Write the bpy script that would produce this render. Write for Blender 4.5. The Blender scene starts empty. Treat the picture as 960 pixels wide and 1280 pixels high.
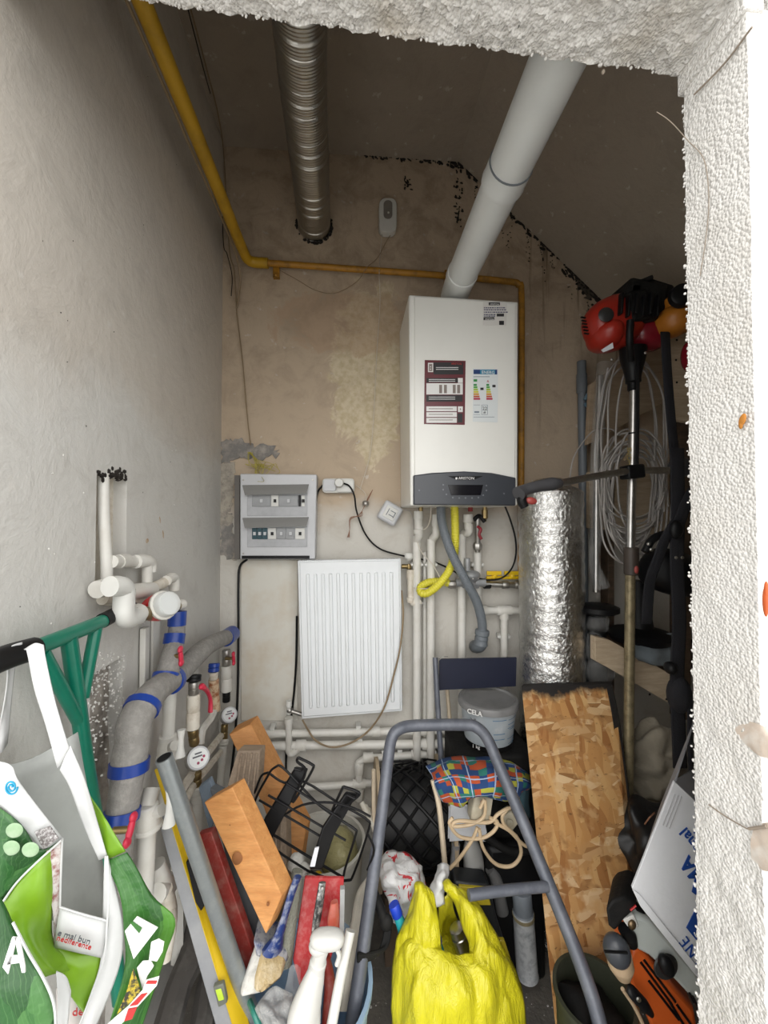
import bpy, bmesh, math, random
from mathutils import Vector, Matrix, noise
random.seed(7)
C = bpy.context.scene.collection
# ---------------- camera ----------------
F = 500.0                                   # focal length in pixels of the 960x1280 frame
EYE = Vector((0, 0, 1.5))
YAW, PITCH = math.radians(4.5), math.radians(1.2)
cam = bpy.data.objects.new('camera', bpy.data.cameras.new('camera')); C.objects.link(cam)
cam.data.sensor_fit = 'HORIZONTAL'; cam.data.sensor_width = 36; cam.data.lens = 36*F/960
cam.data.clip_start = 0.02
cam.location = EYE; cam.rotation_euler = (math.pi/2 + PITCH, 0, -YAW)
bpy.context.scene.camera = cam
# ---------------- world, exposure ----------------
w = bpy.data.worlds.new('overcast_sky'); bpy.context.scene.world = w; w.use_nodes = True
nt = w.node_tree; bg = nt.nodes['Background']
tc = nt.nodes.new('ShaderNodeTexCoord'); sp = nt.nodes.new('ShaderNodeSeparateXYZ'); cr = nt.nodes.new('ShaderNodeValToRGB')
nt.links.new(tc.outputs['Generated'], sp.inputs[0]); nt.links.new(sp.outputs['Z'], cr.inputs[0]); nt.links.new(cr.outputs[0], bg.inputs[0])
cr.color_ramp.elements[0].color = (.99, .985, .97, 1); cr.color_ramp.elements[1].color = (1, .98, .95, 1)
bg.inputs[1].default_value = 3.0
sun = bpy.data.objects.new('sun', bpy.data.lights.new('sun', 'SUN')); C.objects.link(sun)
sun.data.energy = 1.6; sun.data.angle = math.radians(60); sun.data.color = (1, .97, .93)
sun.rotation_euler = Vector((.15, .95, -.55)).to_track_quat('-Z', 'Y').to_euler()
vs = bpy.context.scene.view_settings
vs.view_transform = 'Standard'; vs.look = 'None'; vs.gamma = 1; vs.use_curve_mapping = False; vs.exposure = -0.27

# ---------------- from a pixel to a point of the room ----------------
fwd = Vector((math.sin(YAW)*math.cos(PITCH), math.cos(YAW)*math.cos(PITCH), math.sin(PITCH)))
rgt = Vector((math.cos(YAW), -math.sin(YAW), 0)); upv = rgt.cross(fwd)
def ray(px, py): return fwd*F + rgt*(px-480) + upv*(640-py)
def P(px, py, Y): d = ray(px, py); return EYE + d*(Y/d.y)
def L(px, py, X=-.527): d = ray(px, py); return EYE + d*(X/d.x)
def G(px, py, Z=0): d = ray(px, py); return EYE + d*((Z-1.5)/d.z)
def V(p):
    if isinstance(p, Vector): return p
    if len(p) == 4: return L(p[0], p[1], p[2])
    return P(*p)
def VV(ps): return [V(p) for p in ps]
WY = 1.65; LX = -.527

# ---------------- materials ----------------
class NT:
    def __init__(s, name):
        s.m = bpy.data.materials.new(name); s.m.use_nodes = True; s.t = s.m.node_tree
        s.b = s.t.nodes['Principled BSDF']
    def n(s, t, **k):
        x = s.t.nodes.new('ShaderNode'+t)
        for a, b in k.items():
            if isinstance(a, str) and hasattr(x, a): setattr(x, a, b)
        return x
    def l(s, a, b): s.t.links.new(a, b)
    def coord(s, kind='Object', scale=(1, 1, 1), rot=(0, 0, 0)):
        if kind == 'World': o = s.n('NewGeometry').outputs['Position']
        else: o = s.n('TexCoord').outputs[kind]
        m = s.n('Mapping'); m.inputs['Scale'].default_value = scale; m.inputs['Rotation'].default_value = rot
        s.l(o, m.inputs[0]); return m.outputs[0]
    def noise(s, vec, scale, detail=4, rough=.55, dist=0):
        x = s.n('TexNoise'); x.inputs['Scale'].default_value = scale; x.inputs['Detail'].default_value = detail
        x.inputs['Roughness'].default_value = rough; x.inputs['Distortion'].default_value = dist
        s.l(vec, x.inputs['Vector']); return x.outputs['Fac']
    def ramp(s, fac, stops, mode='LINEAR'):
        r = s.n('ValToRGB'); r.color_ramp.interpolation = mode; e = r.color_ramp.elements
        while len(e) < len(stops): e.new(.5)
        for el, (p, c) in zip(e, stops):
            el.position = p; el.color = (c, c, c, 1) if not hasattr(c, '__len__') else (*c, 1)
        s.l(fac, r.inputs[0]); return r.outputs[0]
    def mix(s, fac, a, b, mode='MIX'):
        x = s.n('MixRGB'); x.blend_type = mode
        for i, v in ((0, fac), (1, a), (2, b)):
            if hasattr(v, 'is_output'): s.l(v, x.inputs[i])
            elif i == 0: x.inputs[0].default_value = v
            else: x.inputs[i].default_value = (*v, 1)
        return x.outputs[0]
    def math(s, op, a, b=0):
        x = s.n('Math'); x.operation = op
        for i, v in ((0, a), (1, b)):
            if hasattr(v, 'is_output'): s.l(v, x.inputs[i])
            else: x.inputs[i].default_value = v
        return x.outputs[0]
    def bump(s, h, st, dist=.01):
        x = s.n('Bump'); x.inputs['Strength'].default_value = st; x.inputs['Distance'].default_value = dist
        s.l(h, x.inputs['Height']); s.l(x.outputs[0], s.b.inputs['Normal'])
    def col(s, c):
        if hasattr(c, 'is_output'): s.l(c, s.b.inputs['Base Color'])
        else: s.b.inputs['Base Color'].default_value = (*c, 1)
    def set(s, rough=.5, metal=0, **k):
        s.b.inputs['Roughness'].default_value = rough; s.b.inputs['Metallic'].default_value = metal
        for a, v in k.items(): s.b.inputs[a.replace('_', ' ')].default_value = v
        return s.m
_mc = {}
def mat(name, c, rough=.5, metal=0, dirt=.25, dcol=None, dscale=9, bump=0, bscale=60, **k):
    if name in _mc: return _mc[name]
    s = NT(name); v = s.coord()
    d = dcol or tuple(x*.45 for x in c)
    f = s.ramp(s.noise(v, dscale, 5, .65), [(.45, 0), (.78, 1)])
    s.col(s.mix(s.math('MULTIPLY', f, dirt*2), c, d))
    if bump: s.bump(s.noise(v, bscale, 3), bump, .004)
    _mc[name] = s.set(rough, metal, **k); return _mc[name]
white_plastic = mat('white_plastic', (.64, .64, .61), .4, dirt=.12)
ppr = mat('ppr_pipe', (.66, .65, .61), .45, dirt=.2, dcol=(.42, .38, .3), dscale=14)
old_ppr = mat('old_ppr', (.66, .62, .54), .5, dirt=.4, dcol=(.36, .27, .18), dscale=30)
boiler_white = mat('boiler_enamel', (.78, .78, .74), .28, dirt=.03)
rad_white = mat('radiator_enamel', (.74, .77, .79), .3, dirt=.05)
panel_grey = mat('panel_grey', (.045, .05, .06), .3, dirt=.05)
black = mat('black_plastic', (.006, .006, .007), .42, dirt=.2, dcol=(.02, .02, .018), Specular_IOR_Level=.22)
black_rough = mat('black_rough', (.008, .008, .008), .7, dirt=.25, dcol=(.03, .028, .025), bump=.4, Specular_IOR_Level=.2)
dark_fabric = mat('dark_fabric', (.013, .013, .017), .9, bump=.4, bscale=300)
glass_black = mat('screen_black', (.006, .006, .009), .12, dirt=.02)
yellow_paint = mat('yellow_paint', (.50, .29, .012), .45, dirt=.3, dcol=(.16, .10, .01), dscale=12, bump=.15)
yellow_old = mat('old_yellow_paint', (.44, .21, .02), .5, dirt=.5, dcol=(.12, .06, .012), dscale=22)
yellow_hose = mat('yellow_hose', (.68, .62, .05), .4, dirt=.1)
grey_pvc = mat('grey_pvc', (.15, .17, .19), .45, dirt=.1)
lt_grey = mat('light_grey_plastic', (.52, .53, .55), .4, dirt=.1)
flue_white = mat('flue_enamel', (.66, .68, .67), .35, dirt=.08)
steel = mat('steel', (.55, .54, .52), .32, 1, dirt=.25, dcol=(.2, .17, .13), dscale=20)
dull_steel = mat('dull_steel', (.42, .41, .39), .42, .9, dirt=.35, dcol=(.14, .11, .07), dscale=25)
brass = mat('brass', (.30, .22, .10), .38, .9, dirt=.4, dcol=(.12, .09, .05), dscale=30)
galv = mat('galvanised', (.30, .33, .34), .42, .6, dirt=.3, dcol=(.42, .44, .44), dscale=40, bump=.2)
red_lever = mat('red_lever', (.62, .03, .07), .4, dirt=.1)
red_paint = mat('red_paint', (.46, .012, .016), .5, dirt=.14, dcol=(.7, .55, .5), dscale=60)
red_dark = mat('dull_red', (.24, .02, .014), .55, dirt=.3, dcol=(.35, .2, .16), dscale=40)
red_engine = mat('red_engine_plastic', (.36, .022, .012), .32, dirt=.15)
orange_pl = mat('orange_plastic', (.66, .12, .02), .38, dirt=.12)
orange_dk = mat('amber_plastic', (.42, .15, .015), .4, dirt=.15)
green_tube = mat('green_enamel', (.004, .16, .10), .3, dirt=.15, dcol=(.01, .06, .05), dscale=30)
blue_tape = mat('blue_tape', (.012, .05, .30), .35, dirt=.2, bump=.3, bscale=40)
foam = mat('pipe_insulation', (.26, .25, .235), .95, dirt=.35, dcol=(.42, .40, .37), dscale=60, bump=.6, bscale=180)
navy = mat('navy_panel', (.008, .011, .03), .5, dirt=.15)
slate = mat('slate_tube', (.10, .11, .135), .45, .2, dirt=.35, dcol=(.2, .21, .24), dscale=18, bump=.2)
beige_cable = mat('beige_cable', (.58, .44, .28), .5, dirt=.3)
grey_cable = mat('grey_cable', (.36, .34, .32), .5, dirt=.2)
brown_cable = mat('brown_cable', (.26, .19, .11), .5, dirt=.2)
white_cable = mat('white_cable', (.60, .55, .47), .5)
paper = mat('paper', (.68, .70, .74), .7, dirt=.06)
mortar = mat('mortar', (.20, .19, .18), .95, dirt=.5, dcol=(.42, .38, .33), dscale=28, bump=1, bscale=90)
rubble = mat('rubble', (.42, .39, .35), .95, dirt=.5, dcol=(.13, .11, .09), dscale=22, bump=1.2, bscale=70)
mould = mat('mould', (.018, .014, .011), .95, dirt=.3)
blue_bucket_m = mat('blue_plastic', (.30, .44, .60), .4, dirt=.15)
teal_pl = mat('teal_plastic', (.03, .22, .17), .4)
blue_paint = mat('worn_blue_paint', (.008, .03, .15), .45, dirt=.38, dcol=(.6, .62, .62), dscale=45)
bristle = mat('bristles', (.50, .38, .2), .8, dirt=.4, dcol=(.75, .68, .52), dscale=30, bump=.6, bscale=160)
wet_white = mat('dried_white_paint', (.62, .61, .57), .5, dirt=.5, dcol=(.25, .25, .23), dscale=40, bump=.5, bscale=120)
bucket_white = mat('bucket_white', (.62, .61, .56), .5, dirt=.3, dcol=(.42, .38, .3))
ivory = mat('ivory_hose', (.52, .49, .42), .5, dirt=.3)
cap_blue = mat('cap_blue', (.01, .05, .5), .3)
roller_m = mat('roller_pile', (.23, .23, .19), .95, dirt=.4, bump=1, bscale=200)
log_m = mat('weathered_log', (.075, .068, .062), .9, dirt=.4, dcol=(.17, .16, .145), dscale=14, bump=.8, bscale=50)
carton = mat('carton_white', (.60, .61, .63), .6, dirt=.08, bump=.1, bscale=120)
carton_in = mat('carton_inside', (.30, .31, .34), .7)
ink_blue = mat('ink_blue', (.006, .05, .25), .5, dirt=.05)
ink_black = mat('ink_black', (.02, .02, .022), .5, dirt=0)
ink_white = mat('ink_white', (.75, .75, .74), .5, dirt=0)
ink_red = mat('ink_red', (.45, .02, .02), .5, dirt=0)
sack_m = mat('sack', (.30, .265, .205), .95, dirt=.4, bump=.9, bscale=45)
pale_stick = mat('pale_stick', (.55, .46, .34), .7, dirt=.3)
meter_face = mat('meter_face', (.76, .78, .78), .25, dirt=.03)
def wood(name, c1, c2, scale=6, rot=(0, 0, 0), stretch=(1, 9, 9)):
    s = NT(name); v = s.coord('Object', stretch, rot)
    a = s.noise(v, scale, 4, .6, .8); b = s.noise(v, scale*7, 2)
    s.col(s.mix(s.ramp(b, [(.4, 0), (.7, .35)]), s.ramp(a, [(.35, c1), (.65, c2)]), tuple(x*.6 for x in c1)))
    s.bump(b, .15, .003); return s.set(.65)
pine = wood('pine', (.62, .30, .10), (.50, .21, .06))
ply = wood('plywood', (.52, .42, .30), (.40, .31, .21))
greywood = wood('grey_ridged_wood', (.31, .235, .165), (.21, .155, .11))
darkwood = wood('dark_timber', (.10, .065, .04), (.06, .04, .025))
def translucent(name, c, alpha=.5, rough=.2, bump=.5, bscale=25):
    s = NT(name); s.col(c); v = s.coord(); s.bump(s.noise(v, bscale, 4, .6, 1.5), bump, .01)
    s.b.inputs['Alpha'].default_value = alpha
    return s.set(rough, 0)
clear_film = translucent('clear_film', (.75, .75, .74), .13, .12, 1, 35)
clear_bag = translucent('clear_bag', (.72, .72, .70), .3, .15, 1, 30)
smoke_flap = translucent('smoked_flap', (.30, .30, .29), .65, .2, .05)
yellow_jelly = translucent('olive_film', (.40, .37, .18), .85, .2, 1, 30)
clear_pl = translucent('clear_plastic', (.75, .77, .76), .5, .08, .1)
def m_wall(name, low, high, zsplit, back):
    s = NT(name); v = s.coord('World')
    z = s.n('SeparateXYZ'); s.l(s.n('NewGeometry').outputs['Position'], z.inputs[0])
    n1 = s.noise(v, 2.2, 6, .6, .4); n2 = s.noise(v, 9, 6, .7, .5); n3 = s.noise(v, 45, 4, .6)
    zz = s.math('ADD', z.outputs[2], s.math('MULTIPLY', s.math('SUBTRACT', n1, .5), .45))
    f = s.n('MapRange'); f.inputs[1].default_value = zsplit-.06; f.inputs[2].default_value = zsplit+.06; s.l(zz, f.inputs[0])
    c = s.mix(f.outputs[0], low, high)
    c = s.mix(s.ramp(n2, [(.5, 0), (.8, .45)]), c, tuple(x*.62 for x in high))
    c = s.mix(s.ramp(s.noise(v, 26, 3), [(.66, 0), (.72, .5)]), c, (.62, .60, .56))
    if back:
        # peeled cream patch beside the boiler, browner blotches towards the top, drip streaks under the ceiling joint
        x = z.outputs[0]
        def blob(cx, cz, rx, rz):
            a = s.math('POWER', s.math('DIVIDE', s.math('SUBTRACT', x, cx), rx), 2)
            b = s.math('POWER', s.math('DIVIDE', s.math('SUBTRACT', z.outputs[2], cz), rz), 2)
            r = s.math('ADD', s.math('ADD', a, b), s.math('MULTIPLY', s.math('SUBTRACT', n2, .5), 3.0))
            return s.ramp(r, [(.75, 1), (1.0, 0)])
        c = s.mix(s.math('MULTIPLY', blob(.07, 2.12, .17, .38), .75), c, s.ramp(n3, [(.35, (.50, .42, .26)), (.6, (.66, .58, .42))]))
        c = s.mix(s.math('MULTIPLY', blob(-.02, 2.32, .3, .14), .5), c, (.42, .28, .18))
        sv = s.coord('World', (34, 1, 1.6)); st = s.noise(sv, 1, 4, .6)
        up = s.n('MapRange'); up.inputs[1].default_value = 1.7; up.inputs[2].default_value = 2.7; s.l(z.outputs[2], up.inputs[0])
        rt = s.n('MapRange'); rt.inputs[1].default_value = .45; rt.inputs[2].default_value = .62; s.l(x, rt.inputs[0])
        k = s.math('MULTIPLY', s.math('MULTIPLY', s.ramp(st, [(.56, 0), (.66, 1)]), up.outputs[0]), rt.outputs[0])
        c = s.mix(s.math('MULTIPLY', k, .8), c, (.10, .07, .045))
        c = s.mix(s.ramp(s.math('MULTIPLY', s.ramp(n2, [(.45, 0), (.65, 1)]), up.outputs[0]), [(0, 0), (1, .5)]), c, (.26, .19, .13))
    s.col(c); s.bump(s.math('ADD', n2, s.math('MULTIPLY', n3, .4)), .35, .012)
    return s.set(.9)
m_back = m_wall('plaster_back', (.56, .54, .495), (.48, .385, .285), 1.50, True)
m_left = m_wall('plaster_left', (.60, .59, .56), (.56, .52, .465), 1.75, False)
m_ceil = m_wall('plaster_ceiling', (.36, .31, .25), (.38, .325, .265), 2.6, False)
def m_floor():
    s = NT('dusty_concrete'); v = s.coord('World'); n = s.noise(v, 6, 8, .7); n2 = s.noise(v, 90, 2)
    c = s.ramp(n, [(.35, (.10, .09, .08)), (.7, (.24, .22, .19))])
    s.col(s.mix(s.ramp(n2, [(.68, 0), (.72, 1)]), c, (.5, .47, .42))); s.bump(n2, .5, .004); return s.set(.95)
floor_m = m_floor()
def m_eps(name, dirt):
    s = NT(name); v = s.coord('World')
    vo = s.n('TexVoronoi'); vo.inputs['Scale'].default_value = 210; s.l(v, vo.inputs['Vector'])
    n = s.noise(v, 7, 5, .6); gr = s.coord('World', (150, 150, 3)); g = s.noise(gr, 1, 2)
    c = s.mix(s.math('MULTIPLY', s.ramp(n, [(.52, 0), (.75, 1)]), dirt), (.72, .705, .675), (.52, .46, .37))
    s.col(c)
    h = s.math('ADD', s.math('MULTIPLY', vo.outputs[0], -1.2), s.math('MULTIPLY', g, .6)); s.bump(h, .5, .006)
    return s.set(.85)
eps_m = m_eps('eps_foam', .2); eps_dirty = m_eps('eps_foam_dirty', .7)
def m_foil():
    s = NT('foil'); v = s.coord(); n = s.noise(v, 70, 4, .65, 1); n2 = s.noise(v, 6, 2)
    s.col(s.mix(s.ramp(n2, [(.4, 0), (.7, .5)]), (.85, .85, .84), (.42, .41, .38)))
    s.bump(n, .75, .0055); return s.set(.2, 1)
foil = m_foil()
def m_osb():
    s = NT('osb_board'); v = s.coord('Object')
    dv = s.n('VectorMath'); dv.operation = 'ADD'; s.l(v, dv.inputs[0])
    nn = s.n('TexNoise'); nn.inputs['Scale'].default_value = 5; s.l(v, nn.inputs['Vector'])
    sc = s.n('VectorMath'); sc.operation = 'SCALE'; sc.inputs['Scale'].default_value = .07; s.l(nn.outputs['Color'], sc.inputs[0]); s.l(sc.outputs[0], dv.inputs[1])
    def flake(rot, sc2, k):
        m = s.n('Mapping'); m.inputs['Rotation'].default_value = (0, rot, 0); m.inputs['Scale'].default_value = sc2; s.l(dv.outputs[0], m.inputs[0])
        vo = s.n('TexVoronoi'); vo.inputs['Scale'].default_value = k; s.l(m.outputs[0], vo.inputs['Vector'])
        q = s.n('SeparateXYZ'); s.l(vo.outputs['Color'], q.inputs[0]); return q.outputs[0], vo.outputs['Distance']
    a, ad = flake(.9, (4.2, 1, 1), 13); b, bd = flake(-.35, (1, 1, 3.6), 19)
    f = s.ramp(s.noise(v, 15, 3), [(.45, 0), (.55, 1)])
    c1 = s.ramp(a, [(0, (.32, .13, .035)), (.5, (.52, .27, .09)), (1, (.64, .40, .17))])
    c2 = s.ramp(b, [(0, (.28, .13, .04)), (.5, (.50, .27, .10)), (1, (.70, .50, .28))])
    c = s.mix(f, c1, c2)
    c = s.mix(s.ramp(s.noise(s.coord('Object', (2, 2, 5), (0, .5, 0)), 22, 3, .7), [(.62, 0), (.7, .8)]), c, (.13, .06, .02))
    q = s.n('SeparateXYZ'); s.l(s.n('TexCoord').outputs['Generated'], q.inputs[0])
    n = s.noise(v, 9, 5, .6)
    top = s.math('ADD', q.outputs[2], s.math('MULTIPLY', s.math('SUBTRACT', n, .5), .16))
    rt = s.math('ADD', s.math('ADD', q.outputs[0], s.math('MULTIPLY', q.outputs[2], .0)), s.math('MULTIPLY', s.math('SUBTRACT', n, .5), .3))
    k = s.math('MAXIMUM', s.ramp(top, [(.945, 0), (.975, 1)]), 0)
    c = s.mix(k, c, (.012, .010, .009))
    s.col(c); s.bump(s.math('ADD', a, b), .25, .004); return s.set(.7)
osb_m = m_osb()
def m_plaid():
    s = NT('plaid_cloth'); u = s.coord('UV', (17, 11, 1)); 
    fl = s.n('VectorMath'); fl.operation = 'FLOOR'; s.l(u, fl.inputs[0]); wn = s.n('TexWhiteNoise'); wn.noise_dimensions = '2D'; s.l(fl.outputs[0], wn.inputs['Vector'])
    c = s.ramp(wn.outputs['Value'], [(0, (.015, .05, .16)), (.42, (.42, .07, .02)), (.62, (.38, .38, .05)), (.80, (.02, .16, .13)), (.92, (.02, .07, .24))], 'CONSTANT')
    fr = s.n('VectorMath'); fr.operation = 'FRACTION'; s.l(s.coord('UV', (5.2, 3.4, 1)), fr.inputs[0]); q = s.n('SeparateXYZ'); s.l(fr.outputs[0], q.inputs[0])
    k = s.math('MAXIMUM', s.math('LESS_THAN', q.outputs[0], .05), s.math('LESS_THAN', q.outputs[1], .05))
    s.col(s.mix(k, c, (.36, .46, .62))); return s.set(.85)
plaid = m_plaid()
def m_leaf(name, a, b, c, sc):
    s = NT(name); v = s.coord('UV', (1, 1.4, 1)); vo = s.n('TexVoronoi'); vo.inputs['Scale'].default_value = sc
    n = s.n('TexNoise'); n.inputs['Scale'].default_value = 3; s.l(v, n.inputs['Vector']); mv = s.mix(.25, v, n.outputs['Color']); s.l(mv, vo.inputs['Vector'])
    q = s.n('SeparateXYZ'); s.l(vo.outputs['Color'], q.inputs[0])
    col = s.ramp(q.outputs[0], [(0, a), (.5, b), (1, c)])
    wv = s.n('TexWave'); wv.inputs['Scale'].default_value = sc*2; wv.inputs['Distortion'].default_value = 4; s.l(mv, wv.inputs['Vector'])
    col = s.mix(s.ramp(wv.outputs['Fac'], [(.93, 0), (.99, .2)]), col, (.2, .42, .15))
    s.col(s.mix(.25, col, (.01, .05, .01))); s.bump(s.noise(s.coord(), 18, 4, .6), .5, .01); return s.set(.38)
leaf_dark = m_leaf('leaf_print_dark', (.012, .06, .014), (.03, .13, .03), (.08, .22, .06), 2.6)
leaf_green = m_leaf('leaf_print_green', (.02, .10, .018), (.045, .17, .025), (.10, .30, .03), 1.8)
lime = mat('lime_film', (.17, .33, .012), .35, dirt=.45, dcol=(.07, .18, .015), dscale=6, bump=.5, bscale=16)
bag_white = mat('woven_white', (.58, .59, .59), .5, dirt=.12, bump=.7, bscale=18)
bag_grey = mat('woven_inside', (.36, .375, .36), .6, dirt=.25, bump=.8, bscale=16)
def m_yellowbag():
    s = NT('yellow_carrier'); v = s.coord(); s.col(s.mix(s.noise(v, 5, 3), (.66, .62, .02), (.56, .50, .015)))
    s.bump(s.noise(s.coord('Object', (1, 1, .25)), 26, 5, .65, 1.2), .9, .012)
    return s.set(.3, 0, Subsurface_Weight=.0, Transmission_Weight=.12)
yellow_bag = m_yellowbag()
def m_redwhite():
    s = NT('red_white_film'); v = s.coord(); n = s.noise(v, 22, 4, .6, 2)
    s.col(s.mix(s.ramp(n, [(.58, 0), (.61, 1)]), (.70, .70, .70), (.55, .02, .03))); s.bump(s.noise(v, 16, 4, .6, 1), .8, .01); return s.set(.3)
redwhite = m_redwhite()
def m_board():
    s = NT('corrugated_bands'); s.col((.5, .49, .46)); v = s.coord(); s.bump(s.noise(v, 120, 2), .3, .002); return s.set(.28, 1)
duct_m = m_board()
def m_tape(): return mat('barcode_print', (.15, .13, .13), .5, dirt=.5, dcol=(.8, .8, .8), dscale=300)
barcode = m_tape()

# ---------------- mesh building ----------------
def cr_spline(pts, n):
    if len(pts) < 3:
        return [pts[0].lerp(pts[-1], i/n) for i in range(n+1)] if len(pts) == 2 else pts
    out = []; m = len(pts)
    for i in range(m-1):
        p0 = pts[max(i-1, 0)]; p1 = pts[i]; p2 = pts[i+1]; p3 = pts[min(i+2, m-1)]
        if i == 0: p0 = p1*2-p2
        if i == m-2: p3 = p2*2-p1
        for k in range(n):
            t = k/n
            out.append(.5*((2*p1)+(p2-p0)*t+(2*p0-5*p1+4*p2-p3)*t*t+(3*p1-p0-3*p2+p3)*t**3))
    out.append(pts[-1]); return out
def frames(pts):
    T = []
    for i in range(len(pts)):
        a = pts[max(i-1, 0)]; b = pts[min(i+1, len(pts)-1)]; d = (b-a)
        T.append(d.normalized() if d.length > 1e-9 else Vector((0, 0, 1)))
    u = T[0].orthogonal().normalized(); fr = []
    for t in T:
        u = (u - t*u.dot(t)); u = u.normalized() if u.length > 1e-6 else t.orthogonal().normalized()
        fr.append((u, t.cross(u)))
    return fr
class MB:
    def __init__(s): s.v = []; s.f = []; s.uv = None
    def add(s, v, f):
        o = len(s.v); s.v += [Vector(x) for x in v]; s.f += [tuple(i+o for i in q) for q in f]; return s
    def box(s, c, size, R=None):
        c = V(c); h = [x/2 for x in size]
        vs_ = [Vector((x*h[0], y*h[1], z*h[2])) for x in (-1, 1) for y in (-1, 1) for z in (-1, 1)]
        if R is not None: vs_ = [R @ q for q in vs_]
        return s.add([c+q for q in vs_], [(0, 1, 3, 2), (4, 6, 7, 5), (0, 4, 5, 1), (2, 3, 7, 6), (0, 2, 6, 4), (1, 5, 7, 3)])
    def prism(s, poly, off):
        poly = VV(poly); n = len(poly); off = Vector(off)
        # orient so that the front cap faces away from off
        nrm = Vector((0, 0, 0))
        for i in range(n): nrm += poly[i].cross(poly[(i+1) % n])
        if nrm.dot(off) > 0: poly = poly[::-1]
        return s.add(poly+[p+off for p in poly], [tuple(range(n)), tuple(range(2*n-1, n-1, -1))]+[(i, n+i, n+(i+1) % n, (i+1) % n) for i in range(n)])
    def slab(s, pix, Y, d):                      # outline seen from the front at depth Y, d thick
        return s.prism([P(a, b, Y) for a, b in pix], (0, d, 0))
    def rect(s, x0, y0, x1, y1, Y, d): return s.slab([(x0, y0), (x1, y0), (x1, y1), (x0, y1)], Y, d)
    def tube(s, pts, r, seg=10, n=6, spline=True, caps=True, flat=1.0, closed=False):
        pts = VV(pts); m0 = len(pts)
        q = cr_spline(pts, n) if spline and m0 > 2 else pts
        if not hasattr(r, '__len__'): rr = [r]*len(q)
        else:
            rr = []
            for i in range(len(q)):
                t = i/(len(q)-1)*(len(r)-1); a = int(min(t, len(r)-2)); rr.append(r[a]+(r[a+1]-r[a])*(t-a))
        fr = frames(q); o = len(s.v)
        for p, (a, b), k in zip(q, fr, rr):
            for j in range(seg):
                an = 2*math.pi*j/seg; s.v.append(p+a*(math.cos(an)*k)+b*(math.sin(an)*k*flat))
        for i in range(len(q)-1):
            for j in range(seg):
                j2 = (j+1) % seg; s.f.append((o+i*seg+j, o+i*seg+j2, o+(i+1)*seg+j2, o+(i+1)*seg+j))
        if caps: s.f.append(tuple(o+j for j in range(seg))[::-1]); s.f.append(tuple(o+(len(q)-1)*seg+j for j in range(seg)))
        return s
    def lathe(s, p, axis, prof, seg=20, ry=1.0):          # prof: (distance along axis, radius)
        p = V(p); ax = Vector(axis).normalized(); u = ax.orthogonal().normalized(); w_ = ax.cross(u); o = len(s.v)
        for t, r in prof:
            for j in range(seg):
                an = 2*math.pi*j/seg; s.v.append(p+ax*t+u*(math.cos(an)*r)+w_*(math.sin(an)*r*ry))
        for i in range(len(prof)-1):
            for j in range(seg):
                j2 = (j+1) % seg; s.f.append((o+i*seg+j, o+i*seg+j2, o+(i+1)*seg+j2, o+(i+1)*seg+j))
        s.f.append(tuple(o+j for j in range(seg))[::-1]); s.f.append(tuple(o+(len(prof)-1)*seg+j for j in range(seg))); return s
    def ell(s, c, r, R=None, seg=16, rings=10, amp=0, fr=8, pw=1.0):
        c = V(c); o = len(s.v); R = R or Matrix.Identity(3)
        sg = lambda x: math.copysign(abs(x)**pw, x)
        for i in range(rings+1):
            th = math.pi*i/rings
            for j in range(seg):
                ph = 2*math.pi*j/seg; q = Vector((r[0]*sg(math.sin(th))*sg(math.cos(ph)), r[1]*sg(math.sin(th))*sg(math.sin(ph)), r[2]*sg(math.cos(th))))
                q = R @ q; 
                if amp: q = q*(1+amp*noise.noise((c+q)*fr))
                s.v.append(c+q)
        for i in range(rings):
            for j in range(seg):
                j2 = (j+1) % seg; s.f.append((o+i*seg+j, o+(i+1)*seg+j, o+(i+1)*seg+j2, o+i*seg+j2))
        return s
    def sheet(s, rows, k=5, amp=.004, fr=14, seed=0, sz=1.0):
        g = [VV(r) for r in rows]
        g = [cr_spline(r, k) for r in g]
        cols = [cr_spline([r[j] for r in g], k) for j in range(len(g[0]))]
        nu = len(cols); nv = len(cols[0]); o = len(s.v); s.uv = s.uv or {}
        for j in range(nv):
            for i in range(nu):
                p = cols[i][j]
                a = cols[min(i+1, nu-1)][j]-cols[max(i-1, 0)][j]; b = cols[i][min(j+1, nv-1)]-cols[i][max(j-1, 0)]
                nn = a.cross(b); nn = nn.normalized() if nn.length > 1e-12 else Vector((0, -1, 0))
                e = min(i, nu-1-i, j, nv-1-j); e = min(1, .3+e/4)
                p_ = p; p = Vector((p.x, p.y, p.z*sz)); h = noise.noise(p*fr+Vector((seed, 0, 0)))+.5*noise.noise(p*fr*2.3+Vector((0, seed, 5)))
                p = p_; s.v.append(p+nn*(amp*h*e)); s.uv[o+j*nu+i] = (i/(nu-1), 1-j/(nv-1))
        for j in range(nv-1):
            for i in range(nu-1):
                a = o+j*nu+i; s.f.append((a, a+nu, a+nu+1, a+1))
        return s
    def build(s, name, m, parent=None, bevel=0, solid=0, smooth=True, ang=38, segs=2):
        lo = Vector([min(v[i] for v in s.v) for i in range(3)]); hi = Vector([max(v[i] for v in s.v) for i in range(3)]); c = (lo+hi)/2
        if parent is None: c.z = lo.z
        me = bpy.data.meshes.new(name); me.from_pydata([v-c for v in s.v], [], s.f); me.materials.append(m)
        if s.uv:
            ul = me.uv_layers.new(name='UVMap')
            for lp in me.loops: ul.data[lp.index].uv = s.uv.get(lp.vertex_index, (0, 0))
        if smooth:
            me.polygons.foreach_set('use_smooth', [True]*len(me.polygons)); me.set_sharp_from_angle(angle=math.radians(ang))
        o = bpy.data.objects.new(name, me); C.objects.link(o); o.location = c
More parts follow.
